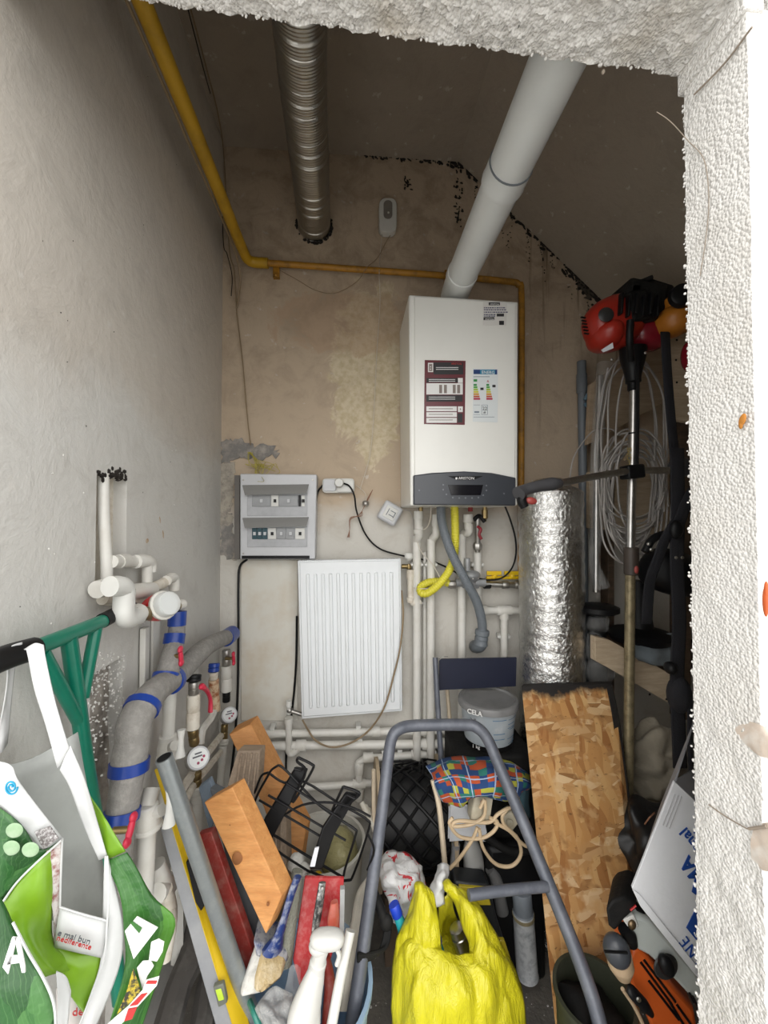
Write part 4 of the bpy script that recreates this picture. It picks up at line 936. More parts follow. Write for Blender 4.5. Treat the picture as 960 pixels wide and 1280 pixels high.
sh([[(-10, 950, .545), (14, 957, .55), (26, 980, .55), (78, 1047, .555)], [(-10, 976, .54), (8, 992, .545), (30, 1014, .545), (68, 1056, .55)], [(-10, 1003, .54), (6, 1012, .54), (26, 1032, .54), (56, 1066, .55)]], 'rim', bag_white, t, .002)
sh([[(-12, 1002, .535), (26, 1030, .537), (50, 1062, .545), (77, 1050, .55)], [(-12, 1060, .525), (14, 1075, .53), (36, 1080, .54), (60, 1066, .548)], [(-12, 1135, .52), (2, 1126, .525), (22, 1102, .535), (48, 1078, .543)]], 'front_panel', leaf_dark, t, .004)
sh([[(3, 1127, .525), (28, 1096, .535), (50, 1076, .54), (66, 1060, .55)], [(10, 1150, .52), (32, 1130, .528), (50, 1118, .535), (66, 1110, .55)], [(14, 1175, .52), (36, 1172, .525), (52, 1168, .54), (68, 1180, .555)], [(50, 1225, .53), (70, 1218, .535), (88, 1212, .55), (110, 1200, .565)]], 'front_panel', lime, t, .008)
sh([[(66, 1180, .553), (95, 1190, .56), (126, 1192, .565)], [(66, 1205, .545), (98, 1212, .55), (124, 1214, .56)], [(78, 1232, .545), (100, 1240, .55), (120, 1245, .56)], [(100, 1262, .55), (108, 1268, .55), (117, 1272, .56)]], 'front_panel', lime, t, .007)
sh([[(58, 1062, .547), (68, 1056, .55), (77, 1050, .553)], [(62, 1110, .548), (69, 1106, .55), (76, 1100, .555)], [(67, 1150, .55), (71, 1146, .553), (76, 1140, .557)], [(68, 1184, .553), (71, 1182, .556), (74, 1180, .56)]], 'printed_edge', mat('striped_print', (.55, .52, .50), .5, dirt=.9, dcol=(.22, .07, .06), dscale=90), t, .002)
sh([[(75, 1133, .555), (104, 1142, .558), (134, 1151, .565)], [(71, 1160, .548), (102, 1166, .55), (131, 1174, .56)], [(68, 1184, .55), (95, 1190, .552), (127, 1197, .56)]], 'label_fold', bag_white, t, .003)
xd = P(98, 1176, .545)-P(70, 1168, .545)
text('lettering', 'e mai bun', P(71, 1169, .5395), xd, Vector((0, 0, 1)), .0105, mat('ink_grey', (.08, .09, .1), .5), t)
text('lettering', 'nediferente', P(70, 1175, .5395), xd, Vector((0, 0, 1)), .0095, ink_red, t)
sh([[(131, 1070, .588), (134, 1070, .588), (136, 1078, .588)], [(128, 1150, .57), (138, 1140, .57), (153, 1148, .575)], [(126, 1200, .56), (138, 1200, .56), (153, 1190, .57)], [(112, 1245, .55), (122, 1250, .55), (140, 1235, .56)], [(92, 1300, .54), (104, 1300, .54), (112, 1300, .55)]], 'side_panel', bag_white, t, .004)
MB().tube([P(78, 1048, .552), P(76, 1095, .553), P(75, 1134, .552)], .0012, 6).tube([P(75, 1134, .552), P(104, 1143, .555), P(134, 1151, .562)], .0012, 6).tube([P(134, 1070, .585), P(136, 1110, .57), P(134, 1152, .56), P(128, 1205, .55), P(98, 1285, .54)], .0012, 6).tube([P(77, 1050, .548), P(48, 1076, .54), P(22, 1102, .532), P(3, 1128, .522)], .0014, 6).build('piping', bag_white, t)['kind'] = 'stuff'
sh([[(107, 990, .60), (112, 995, .60), (116, 1002, .60)], [(120, 1030, .60), (130, 1025, .60), (137, 1032, .60)], [(131, 1076, .592), (144, 1070, .592), (157, 1064, .592)]], 'side_panel', lime, t, .002)
sh([[(132, 1077, .59), (145, 1071, .59), (157, 1066, .592), (158, 1066, .592)], [(150, 1120, .575), (168, 1118, .58), (180, 1108, .585), (190, 1118, .59)], [(155, 1165, .57), (175, 1160, .572), (196, 1152, .58), (219, 1149, .59)], [(157, 1200, .57), (176, 1198, .572), (192, 1195, .58), (208, 1190, .59)], [(150, 1235, .565), (165, 1238, .57), (184, 1236, .575), (198, 1222, .585)], [(130, 1300, .555), (145, 1300, .56), (160, 1300, .565), (172, 1300, .57)]], 'side_panel', leaf_green, t, .003)
for q_ in ([(171, 1146), (197, 1160), (167, 1199), (156, 1164)], [(189, 1178), (198, 1174), (205, 1178), (203, 1190), (196, 1202), (186, 1200)], [(171, 1210), (178, 1202), (188, 1201), (192, 1208), (184, 1220), (178, 1237)]):
    dec(q_, .560, ink_white, t, 'letter_print')
dec([(162, 1153), (166, 1153), (177, 1161), (174, 1167)], .558, mat('print_green', (.03, .14, .02), .45), t, 'letter_notch')
dec([(199, 1221), (196, 1232), (176, 1254), (150, 1282), (130, 1284), (160, 1258), (178, 1238), (182, 1226)], .552, ink_white, t, 'tape_print')
for q_ in ([(176, 1244), (184, 1242), (172, 1256), (162, 1258)], [(160, 1262), (171, 1260), (165, 1274), (155, 1277)], [(184, 1227), (196, 1227), (195, 1230), (182, 1230)]): dec(q_, .5505, ink_red, t, 'tape_square')
dec([(166, 1212), (176, 1240), (160, 1256), (146, 1268), (158, 1240)], .5535, mat('black_yellow_print', (.5, .38, .02), .5, dirt=1.4, dcol=(.02, .02, .01), dscale=95), t, 'hatch_print')
# decals on the turned-down rim
b = MB().tube([P(14+8*math.cos(a_)*(1-a_/16), 984+9.5*math.sin(a_)*(1-a_/16), .536) for a_ in [i*.5 for i in range(26)]], .0012, 6, 2); b.build('swirl_print', mat('ink_cyan', (.02, .30, .50), .4), t)
dec([(43, 1040), (62, 1033), (73, 1048), (54, 1062)], .5405, barcode, t, 'barcode_print')
for cx, cy in ((18, 1038), (14, 1060), (38, 1062)): MB().ell(P(cx, cy, .528), (.010, .0015, .009)).build('leaf_print', mat('pale_leaf', (.25, .38, .22), .5, dirt=.5, dcol=(.4, .5, .36), dscale=30), t)
t = thing('tote_bag', P(30, 1290, .48), 'dark green leaf-printed bag at the bottom left corner, in front of the open tote', 'bag')
sh([[(-20, 1105, .50), (0, 1122, .50), (18, 1156, .50)], [(-20, 1180, .48), (10, 1185, .485), (36, 1193, .49)], [(-20, 1240, .47), (20, 1240, .475), (58, 1230, .485)], [(-20, 1300, .465), (30, 1300, .47), (71, 1285, .48)], [(-20, 1340, .465), (30, 1340, .47), (71, 1340, .48)]], 'front_panel', leaf_dark, t, .004)
MB().tube([P(16, 1153, .497), P(35, 1190, .487), P(56, 1226, .482), P(68, 1258, .478), P(70, 1300, .476)], .0014, 6).build('piping', bag_white, t)
for q_ in ([(15, 1172), (21, 1172), (10, 1218), (3, 1209)], [(18, 1172), (24, 1172), (31, 1208), (31, 1216), (27, 1216)], [(8, 1195), (28, 1195), (29, 1203), (8, 1206)]): dec(q_, .466, ink_white, t, 'letter_print')
sh([[(70, 1215, .53), (82, 1222, .53), (88, 1240, .53)], [(72, 1250, .53), (78, 1260, .53), (84, 1290, .53)], [(70, 1330, .52), (76, 1330, .52), (84, 1330, .52)]], 'back_panel', bag_white, t, .003)
t = thing('carrier_bag', P(100, 1300, .56), 'small white bag with red script tucked behind the two green tote bags', 'bag')
sh([[(70, 1235, .57), (95, 1240, .57), (125, 1250, .58)], [(72, 1290, .56), (95, 1290, .56), (115, 1290, .57)], [(72, 1340, .56), (95, 1340, .56), (115, 1340, .57)]], 'panel', mat('pale_pack', (.50, .47, .45), .5), t, .003)
text('lettering', 'de', P(90, 1270, .553), Vector((1, 0, 0)), Vector((0, 0, 1)), .014, ink_red, t)
# --- planks and logs
def stick(name, pix, Ys, d, m, label, cat, **k):      # a board: 4 outline points with depth per point, d thick
    o = MB().prism([P(a, b_, y) for (a, b_), y in zip(pix, Ys)], d).build(name, m, None, **k); return tag(o, label, cat)
for i, (a, b_, r, lb) in enumerate((((262, 1120, 1.25), (196, 1330, .98), .034, 'leftmost of the dark weathered logs on the floor behind the spirit level'), ((285, 1140, 1.28), (238, 1330, 1.02), .032, 'middle dark weathered log beside the spirit level'), ((300, 1170, 1.2), (285, 1330, 1.05), .024, 'thinner dark weathered log between the spirit level and the bucket'))):
    p0, p1 = P(*a), P(*b_); n_ = [p0.lerp(p1, k_/5)+Vector((random.gauss(0, .004), random.gauss(0, .004), 0)) for k_ in range(6)]
    tag(MB().tube(n_, [r*random.uniform(.9, 1.1) for _ in range(6)], 9).build('log', log_m), lb, 'log')
t = thing('spirit_level', P(292, 1300, 1.0), 'long spirit level with grey face and yellow edge leaning on the left wall', 'tool')
up_ = [(204, 975), (216, 1020), (300, 1300)]
MB().prism([P(196, 1022, .93), P(212, 1016, .93), P(299, 1310, .88), P(277, 1310, .88)], (0, .02, 0)).build('body', mat('alloy_grey', (.30, .31, .33), .5, .3, dirt=.3, dcol=(.5, .5, .5)), t, bevel=.002)
MB().prism([P(192, 962, .955), P(201, 967, .955), P(224, 1030, .935), P(308, 1310, .885), P(298, 1310, .875), P(211, 1022, .925)], (.01, .02, 0)).build('edge', mat('level_yellow', (.62, .42, .01), .45, dirt=.3), t, bevel=.002)
MB().prism([P(232, 1078, .915), P(238, 1075, .915), P(256, 1132, .903), P(251, 1140, .90), P(244, 1128, .905)], (0, .01, 0)).build('grip_slot', black, t, bevel=.002)
MB().prism([P(266, 1234, .878), P(279, 1230, .878), P(284, 1254, .874), P(273, 1260, .874)], (0, .01, 0)).build('vial_frame', mat('vial_frame', (.14, .15, .12), .4), t, bevel=.002)
MB().prism([P(269, 1238, .8765), P(276, 1236, .8765), P(280, 1250, .8725), P(273, 1252, .8725)], (0, .006, 0)).build('vial', mat('vial_green', (.45, .62, .05), .15), t, bevel=.001)
t = thing('steel_tube', P(300, 1225, .95), 'grey galvanised steel tube lying across the spirit level', 'tube')
a, b_ = P(205, 947, .86), P(322, 1290, .93)
MB().tube([a, b_], .0165, 18).build('tube', galv, t)
MB().lathe(a+(a-b_).normalized()*.0005, (a-b_), [(0, .0135), (.0003, .0135)], 18).build('opening', black, t)
stick('painted_bar', [(246, 1045), (264, 1040), (316, 1190), (306, 1222)], [1.0, 1.0, .96, .96], (.004, .02, 0), red_dark, 'dull red painted flat bar leaning between the steel tube and the pine block', 'board', bevel=.002)
stick('grey_board', [(262, 985), (276, 992), (324, 1150), (316, 1190), (300, 1150)], [1.1, 1.1, 1.02, 1.0, 1.0], (.01, .02, 0), mat('slate_board', (.10, .11, .12), .6, dirt=.4), 'dark slate board between the red bar and the pine block', 'board', bevel=.002)
stick('blue_board', [(248, 985), (262, 975), (276, 1010), (262, 1040), (254, 1010)], [1.12, 1.12, 1.08, 1.08, 1.1], (0, .02, 0), mat('blue_grey_board', (.19, .24, .30), .7, dirt=.4), 'short blue-grey board end beside the nearer water meter pipe', 'board', bevel=.002)
stick('dark_board', [(300, 1060), (318, 1110), (345, 1180), (318, 1200), (296, 1100)], [1.12, 1.1, 1.05, 1.05, 1.1], (0, .03, 0), black_rough, 'black board in the gap below the pine block', 'board', bevel=.002)
# pine blocks with visible end grain tops
t = thing('pine_block', P(342, 1167, .95), 'large orange pine timber block with a knot leaning in front', 'timber')
MB().prism([P(255, 1003, 1.0), P(290, 984, 1.0), P(352, 1120, .93), P(332, 1168, .92)], (.02, .035, .0)).build('block', pine, t, bevel=.002)
kn = mat('knot', (.26, .10, .03), .7, dirt=.5)
for (x, y, rx, rz, Y_) in ((297, 1074, .012, .017, .963), (288, 1031, .003, .004, .985), (335, 1130, .003, .004, .929)): MB().ell(P(x, y, Y_-.0015), (rx, .003, rz), rotm(0, -15, 0)).build('knot', kn, t)
t = thing('pine_block', P(372, 1045, 1.3), 'orange pine timber standing behind the ridged board and wire rack', 'timber')
MB().prism([P(286, 918, 1.34), P(313, 905, 1.34), P(382, 1040, 1.25), P(372, 1110, 1.22), P(350, 1070, 1.22), P(330, 1010, 1.25)], (.01, .06, 0)).build('block', pine, t, bevel=.003)
t = thing('ridged_board', P(308, 1020, 1.18), 'grey brown ridged decking board between the two pine blocks', 'board')
MB().prism([P(297, 938, 1.22), P(325, 938, 1.22), P(322, 985, 1.17), P(309, 1022, 1.13), P(284, 982, 1.15)], (.01, .03, 0)).build('board', greywood, t, bevel=.002)
for i in range(4):
    x = 301+i*6.3; MB().prism([P(x, 941, 1.214), P(x+2.6, 941, 1.214), P(x-7+2.6+i*.6, 985+i*3, 1.148), P(x-7+i*.6, 985+i*3, 1.148)], (0, -.004, 0)).build('ridge', greywood, t, bevel=.001)
t = thing('ridged_board', P(345, 1110, 1.1), 'lower grey brown ridged board seen through the wire rack', 'board')
MB().prism([P(330, 1025, 1.16), P(357, 1005, 1.18), P(359, 1110, 1.1), P(348, 1112, 1.08), P(330, 1070, 1.1)], (.01, .03, 0)).build('board', greywood, t, bevel=.002)
for i in range(3): MB().prism([P(337+i*7, 1030-i*3, 1.15), P(339+i*7, 1030-i*3, 1.15), P(341+i*6, 1092, 1.09), P(339+i*6, 1092, 1.09)], (0, -.004, 0)).build('ridge', greywood, t)
# wire rack
t = thing('wire_rack', P(390, 1100, 1.05), 'black wire rack with two clamp brackets lying against the timber', 'rack')
def Z5(x, y, Y): return (280+x/4.8, 900+y/4.8, Y)
def loop(zp_, ys, r, nm='frame'):
    n_ = len(zp_); MB().tube([Z5(x, y, ys[0]+(ys[1]-ys[0])*(x/900)) for x, y in zp_], r, 8, 4).build(nm, black, t)
loop([(325, 272), (285, 300), (255, 350), (205, 440), (165, 540), (155, 585), (190, 625), (300, 690), (500, 815), (690, 930), (715, 940), (730, 880), (790, 690), (785, 655), (700, 600), (560, 500), (400, 330), (345, 280), (325, 272)], (1.14, 1.06), .0032)
loop([(265, 315), (225, 335), (190, 420), (170, 470), (150, 590), (170, 660), (280, 740), (450, 870), (620, 950), (740, 962), (780, 920), (870, 650), (860, 600), (800, 560), (690, 500), (480, 370), (360, 375), (265, 315)], (1.18, 1.10), .0032)
for q_ in ([(265, 450), (730, 722)], [(210, 480), (600, 710)], [(375, 380), (700, 590)], [(330, 590), (470, 510), (640, 495), (780, 530), (880, 580)], [(180, 690), (370, 820), (520, 915)], [(860, 680), (900, 780), (860, 900)]): loop(q_, (1.12, 1.05), .0028, 'wire')
MB().prism([P(*Z5(425, 290, 1.12)), P(*Z5(505, 300, 1.12)), P(*Z5(330, 640, 1.08)), P(*Z5(290, 715, 1.07)), P(*Z5(205, 700, 1.08)), P(*Z5(240, 600, 1.09))], (0, .012, 0)).build('clamp', black, t, bevel=.004)
MB().prism([P(*Z5(730, 440, 1.09)), P(*Z5(800, 450, 1.09)), P(*Z5(660, 700, 1.06)), P(*Z5(590, 900, 1.03)), P(*Z5(510, 900, 1.03)), P(*Z5(590, 650, 1.05))], (0, .012, 0)).build('clamp', black, t, bevel=.004)
MB().prism([P(*Z5(545, 770, 1.028)), P(*Z5(570, 765, 1.028)), P(*Z5(545, 880, 1.022)), P(*Z5(515, 880, 1.022))], (0, .004, 0)).build('sticker', paper, t)
for q_ in ([(445, 225), (525, 265), (530, 300), (425, 480), (420, 460), (490, 310), (440, 250), (445, 225)], [(715, 400), (800, 430), (800, 460), (650, 560), (715, 400)], [(420, 290), (460, 300), (480, 280)], [(740, 450), (790, 470), (800, 430)]): loop(q_, (1.11, 1.07), .0036, 'bracket')
# --- white bucket behind the rack
def bucket(t, c, r0, r1, h, m, wall_=.004, name='tub', tilt=None, rim=.006):
    ax = Vector(tilt or (0, 0, 1)).normalized()
    MB().lathe(c-ax*h, ax, [(0, r0), (.001, r0), (h-.012, r1-.002), (h-.011, r1+rim), (h, r1+rim), (h, r1-wall_), (.02, r0-wall_), (.015, .001)], 36).build(name, m, t)
t = thing('white_bucket', P(407, 1055, 1.4)-Vector((0, 0, .32)), 'big dirty white bucket behind the black wire rack', 'bucket')
c = P(405, 1050, 1.40); bucket(t, c, .11, .135, c.z-.001, bucket_white)
MB().ell(c+Vector((.055, -.02, -.03)), (.062, .08, .07), amp=.25, fr=18).build('film_bundle', yellow_jelly, t)
MB().ell(c+Vector((-.01, -.10, -.045)), (.018, .02, .02), amp=.3, fr=40).build('yellow_cap', mat('bright_yellow', (.75, .5, .01), .4), t)
b = MB()
b.ell(P(371, 1078, 1.12), (.022, .02, .026), amp=.5, fr=40).ell(P(378, 1088, 1.1), (.02, .02, .014), amp=.5, fr=50); tag(b.build('paint_rag', wet_white), 'crumpled paint-spattered rag above the blue brush handle', 'rag')
# pale hose bundle
t = thing('hose_bundle', P(440, 1200, 1.1), 'bundle of pale ivory hoses running down beside the grey frame leg', 'hose')
for i in range(4):
    MB().tube([P(452+i*4, 1003+i*4, 1.3), P(469+i*2, 1040, 1.25), P(472-i, 1085, 1.18), P(458-i*3, 1118, 1.12), P(447-i*2, 1160, 1.06), P(440-i*3, 1215, 1.0), P(436-i*3, 1262, .97)], .0085, 10, 6).build('hose', ivory, t)

# --- blue bucket and its tools
bc = P(383, 1226, .985)
t = thing('blue_bucket', Vector((bc.x, bc.y, 0)), 'light blue plastic bucket full of painting tools at the front', 'bucket')
bucket(t, bc, .12, .152, bc.z-.001, blue_bucket_m)
MB().tube([bc+Vector((.154*math.cos(a_), .154*math.sin(a_), -.02)) for a_ in [i*.12+.1 for i in range(16)]], .004, 8, 2).build('handle', teal_pl, t)
MB().tube([P(303, 1262, .94), P(309, 1248, .935), P(316, 1262, .88), P(325, 1285, .86)], .006, 8).build('rim_guard', teal_pl, t)
t = thing('paint_brush', P(330, 1245, .93), 'wide paintbrush with worn blue handle and tan bristles', 'brush')
MB().tube([P(372, 1096, .955), P(364, 1118, .95), P(356, 1145, .94), P(348, 1170, .935), P(341, 1186, .935)], [.011, .011, .010, .014, .028], 12, flat=.6).build('handle', blue_paint, t)
MB().prism([P(316, 1177, .93), P(361, 1186, .95), P(360, 1203, .94), P(344, 1206, .93), P(320, 1196, .92)], (.0, .05, .008)).build('ferrule', mat('paint_steel', (.40, .40, .42), .4, .5, dirt=.9, dcol=(.02, .04, .12), dscale=30), t, bevel=.004)
MB().prism([P(318, 1190, .927), P(342, 1203, .925), P(328, 1243, .885), P(297, 1250, .88)], (.0, .03, .006)).build('bristles', wet_white, t, bevel=.008)
MB().prism([P(326, 1192, .922), P(359, 1200, .94), P(352, 1226, .92), P(330, 1243, .88), P(313, 1245, .88)], (.0, .035, .004)).build('bristles', bristle, t, bevel=.010)
b = MB().tube([P(372, 1088, 1.0), P(366, 1120, .985), P(361, 1160, .97), P(356, 1205, .955)], [.013, .017, .017, .016], 14); tag(b.build('paint_roller', roller_m), 'fuzzy grey paint roller between the brush and the red float', 'roller')
t = thing('plaster_float', P(385, 1220, .98), 'worn red plastering float standing in the blue bucket', 'tool')
MB().prism([P(381, 1097, 1.03), P(430, 1098, 1.03), P(427, 1150, 1.0), P(404, 1235, .94), P(378, 1250, .93), P(366, 1200, .965)], (0, .008, 0)).build('plate', red_paint, t, bevel=.002)
t = thing('putty_knife', P(394, 1168, .95), 'scraper with dark metal-capped handle in front of the red float', 'tool')
MB().tube([P(403, 1103, .985), P(400, 1125, .972), P(396, 1150, .962), P(393, 1170, .955)], [.010, .0115, .0115, .009], 12, flat=.7).build('handle', mat('speckled_black', (.05, .055, .055), .35, .4, dirt=.9, dcol=(.5, .5, .48), dscale=70), t)
MB().lathe(P(403, 1110, .974), (0, -1, .3), [(0, .004), (.002, .003)], 10).build('rivet', steel, t)
b = MB().tube([P(418, 1127, .97), P(417, 1145, .965), P(416, 1170, .955)], [.010, .0165, .015], 14, flat=.7); tag(b.build('hand_trowel', mat('faded_red', (.55, .10, .06), .5, dirt=.4, dcol=(.6, .5, .45))), 'short faded red tool handle right of the dark scraper', 'handle')
b = MB().prism([P(425, 1112, .98), P(431, 1112, .98), P(430, 1180, .95), P(424, 1180, .95)], (0, .012, 0)); tag(b.build('metal_edge', mat('grey_trim', (.35, .36, .36), .5, dirt=.4), bevel=.001), 'narrow grey trowel blade beside the faded red handle', 'tool')
t = thing('spray_bottle', P(388, 1280, .86), 'white trigger spray bottle in the blue bucket', 'bottle')
b = MB().ell(P(409, 1174, .88), (.037, .02, .017), rotm(0, 4, 0), pw=.8); b.ell(P(400, 1182, .88), (.024, .018, .018)).build('spray_head', white_plastic, t)
MB().lathe(P(402, 1184, .88), P(396, 1210, .88)-P(402, 1184, .88), [(0, .017), (.02, .015), (.028, .0155), (.03, .018), (.05, .018)], 20).build('collar', white_plastic, t)
MB().tube([P(397, 1206, .88), P(393, 1222, .875), P(385, 1250, .865), P(380, 1275, .855), P(378, 1330, .83)], [.016, .024, .033, .038, .038], 22, flat=.8).build('bottle', white_plastic, t)
MB().tube([P(420, 1184, .88), P(424, 1194, .88), P(421, 1206, .88)], .005, 8).build('trigger', white_plastic, t)
b = MB().tube([P(438, 1163, .92), P(427, 1215, .89), P(414, 1285, .86), P(408, 1320, .84)], .011, 14); tag(b.build('plastic_tube', white_plastic), 'white plastic tube standing to the right of the spray bottle', 'tube')
sh([[(318, 1262, .87), (330, 1245, .89), (345, 1232, .90), (366, 1240, .90)], [(326, 1275, .86), (340, 1262, .86), (352, 1255, .875), (370, 1262, .87)], [(335, 1300, .85), (345, 1290, .84), (360, 1285, .85), (372, 1290, .85)]], 'plastic_bag', clear_bag, None, .018, 6, 30)
tag(bpy.data.objects['plastic_bag'], 'crumpled clear plastic bag at the front of the blue bucket', 'bag')
sh([[(362, 1208, .93), (370, 1205, .93), (376, 1210, .93)], [(356, 1235, .91), (366, 1230, .905), (376, 1235, .91)], [(352, 1262, .89), (364, 1262, .88), (374, 1265, .88)]], 'plastic_bag', clear_film, None, .012, 6, 30)
tag(bpy.data.objects['plastic_bag.001'], 'small clear film sleeve around the lower end of the red float', 'bag')
b = MB().tube([P(407, 1195, .93), P(412, 1225, .92), P(411, 1260, .90), P(408, 1300, .88)], [.009, .012, .013, .013], 10); tag(b.build('dark_scraper', red_dark), 'dark red handle deep inside the blue bucket', 'handle')
t = thing('rake_head', P(470, 1200, 1.0), 'black ribbed plastic tool head hooked beside the grey frame leg', 'tool')
for i in range(4): MB().tube([P(447, 1200-i*2.2, .97), P(462+i, 1198-i*2, .98), P(475+i*2, 1188-i, 1.0), P(481+i*2, 1168, 1.02), P(482+i*1.5, 1150, 1.04)], .0048, 8, 5).build('tine', black_rough, t)
MB().ell(P(483, 1153, 1.03), (.017, .014, .02)).tube([P(481, 1150, 1.03), P(474, 1132, 1.05), P(467, 1116, 1.06)], .012, 10).build('hub', black_rough, t)
# ================= clutter, centre =================
t = thing('cart_frame', P(600, 1290, .85), 'slate grey U-shaped tubular cart handle standing in the middle of the clutter', 'cart')
MB().tube([P(437, 1300, .93), P(452, 1200, .98), P(463, 1120, 1.03), P(478, 1010, 1.11), P(485, 950, 1.16), P(490, 922, 1.18), P(500, 911, 1.19), P(520, 907, 1.2), P(580, 906, 1.2), P(597, 910, 1.19), P(610, 925, 1.18), P(625, 960, 1.15), P(655, 1030, 1.08), P(690, 1115, 1.0), P(722, 1195, .93), P(745, 1262, .88), P(760, 1330, .84)], .0165, 16, 5).build('tube', slate, t)
MB().tube([P(586, 1119, .98), P(630, 1113, .99), P(684, 1108, 1.0)], .012, 12).build('crossbar', slate, t)
t = thing('panel_on_pole', P(551, 945, 1.35), 'navy rectangular panel fixed to a thin grey pole in front of the back wall', 'panel')
MB().slab([(549, 824), (646, 822), (645, 858), (549, 863)], 1.47, .008).build('panel', navy, t, bevel=.001)
MB().tube([P(544, 822, 1.46), P(547, 880, 1.42), P(552, 960, 1.38)], .0095, 12).build('pole', slate, t)
MB().tube([P(548, 826, 1.46), P(554, 821, 1.455), P(560, 821, 1.46)], .0015, 6).build('wire_tie', dull_steel, t)
# paint bucket on the crate
c = P(610, 878, 1.42)
zt = P(610, 942, 1.34).z
cr_ = MB().box(Vector((P(612, 1000, 1.4).x, 1.42, zt/2)), (.27, .20, zt)); tag(cr_.build('storage_crate', black_rough, bevel=.01), 'tall black storage crate under the checked cloth and paint bucket', 'crate')
t = thing('paint_bucket', Vector((c.x, c.y, zt+.002)), 'grey translucent lidded paint bucket with blue printed bands below the navy panel', 'bucket')
h = c.z-zt-.002
grey_tub = mat('grey_tub', (.33, .37, .40), .35, dirt=.35, dcol=(.5, .52, .53), dscale=10)
MB().lathe(Vector((c.x, c.y, zt+.002)), (0, 0, 1), [(0, .082), (.012, .084), (h, .098)], 36).build('tub', grey_tub, t)
MB().lathe(Vector((c.x, c.y, zt+.001)), (0, 0, 1), [(0, .083), (.018, .0855)], 36).build('base_ring', black, t)
MB().lathe(c-Vector((0, 0, .006)), (0, 0, 1), [(0, .100), (.003, .106), (.018, .106), (.024, .103), (.026, .094), (.02, .09)], 36).build('lid', mat('lid_grey', (.20, .20, .20), .5, dirt=.3), t)
bl = mat('blue_print', (.04, .14, .26), .5, dirt=.5, dcol=(.3, .35, .38))
def curved(z_, a0, a1, hh, m, nm='print_line'):
    b = MB(); n_ = 8; k_ = (z_-zt)/h; r = .084+.014*k_+.0006
    pts = []
    for i in range(n_+1):
        a_ = math.radians(a0+(a1-a0)*i/n_)
        for dz in (0, hh): b.v.append(Vector((c.x+math.sin(a_)*r, c.y-math.cos(a_)*r, z_+dz)))
    for i in range(n_): b.f.append((2*i, 2*i+2, 2*i+3, 2*i+1))
    b.build(nm, m, t)
for (k_, a0, a1) in ((.86, -10, 20), (.84, 25, 60), (.62, 25, 50), (.58, 30, 52), (.5, -8, 18), (.36, -8, 18), (.34, 26, 56), (.2, 30, 58), (.72, 25, 48)): curved(zt+h*k_, a0, a1, .0022, bl)
curved(zt+h*.15, 49, 51, h*.7, bl); curved(zt+h*.55, -5, 12, h*.25, mat('pale_print', (.45, .48, .5), .5, dirt=.4))
text('lettering', 'CELA', P(584, 891, 1.345), Vector((1, -.75, 0)), Vector((0, 0, 1)), .022, ink_white, t, bold=.0006)
text('lettering', '3.5', P(587, 902, 1.345), Vector((1, -.7, 0)), Vector((0, 0, 1)), .020, mat('print_dark', (.1, .1, .12), .5), t)
text('lettering', '1 kg', P(590, 934, 1.345), Vector((1, -.6, 0)), Vector((0, 0, 1)), .016, ink_white, t)
# cloth
sh([[(532, 958, 1.34), (552, 948, 1.34), (580, 946, 1.32), (620, 948, 1.32), (645, 955, 1.34), (664, 966, 1.36)],
    [(540, 970, 1.26), (556, 962, 1.24), (585, 960, 1.22), (620, 958, 1.23), (648, 966, 1.26), (666, 975, 1.32)],
    [(545, 985, 1.22), (566, 978, 1.18), (590, 984, 1.17), (622, 980, 1.18), (650, 980, 1.22), (664, 984, 1.28)],
    [(552, 1000, 1.22), (574, 998, 1.18), (592, 994, 1.17), (620, 998, 1.18), (646, 1000, 1.22), (652, 990, 1.27)],
    [(560, 1002, 1.25), (578, 1008, 1.2), (590, 992, 1.2), (622, 1000, 1.2), (645, 1002, 1.23), (650, 996, 1.27)]], 'checked_cloth', plaid, None, .012, 6, 16, .003)
tag(bpy.data.objects['checked_cloth'], 'folded blue, orange and yellow checked cloth on the black crate', 'cloth')
sh([[(636, 985, 1.26), (652, 978, 1.26), (664, 975, 1.28)], [(640, 1010, 1.25), (652, 1005, 1.24), (662, 1000, 1.27)], [(645, 1030, 1.26), (656, 1028, 1.25), (664, 1020, 1.28)]], 'blue_cloth', mat('teal_cloth', (.03, .07, .09), .9), None, .006)
tag(bpy.data.objects['blue_cloth'], 'dark teal cloth corner drooping right of the checked cloth', 'cloth')
# tool bag
zb = P(640, 1062, 1.27).z
tb = MB().box(Vector((P(640, 1060, 1.3).x+.01, 1.325, zb/2)), (.20, .08, zb)); tag(tb.build('tool_case', black, bevel=.02), 'black tool case on the floor behind the yellow and black toolbox', 'case')
b = MB().tube([P(606, 1045, 1.27), P(640, 1064, 1.26), P(680, 1058, 1.27)], .012, 10); tag(b.build('black_hose', black_rough), 'black hose lying over the front edge of the tool case', 'hose')
# papers
for i, q_ in enumerate(([(561, 1010), (606, 1012), (608, 1052), (560, 1048)], [(563, 1006), (602, 1010), (610, 1048), (562, 1052)])):
    o = MB().prism([P(x, y, 1.275-i*.006) for x, y in q_], (.0, .003, .004)).build('paper_sheet', paper, smooth=False); tag(o, ['sheet of white paper under the power adapter', 'second white paper sheet, topmost under the power adapter'][i], 'paper')
t = thing('power_adapter', P(602, 1028, 1.12), 'old beige power adapter box with red dot on the papers', 'adapter')
ob = mat('old_beige', (.48, .44, .34), .5, dirt=.5, dcol=(.25, .2, .12))
MB().prism([P(590, 1010, 1.22), P(594, 994, 1.23), P(617, 998, 1.23), P(613, 1024, 1.20), P(608, 1032, 1.2), P(588, 1028, 1.2)], (0, .04, .0)).build('body', ob, t, bevel=.004)
MB().lathe(P(603, 1003, 1.22), (0, -1, 0), [(0, .006), (.004, .005)], 12).build('button', ink_red, t)
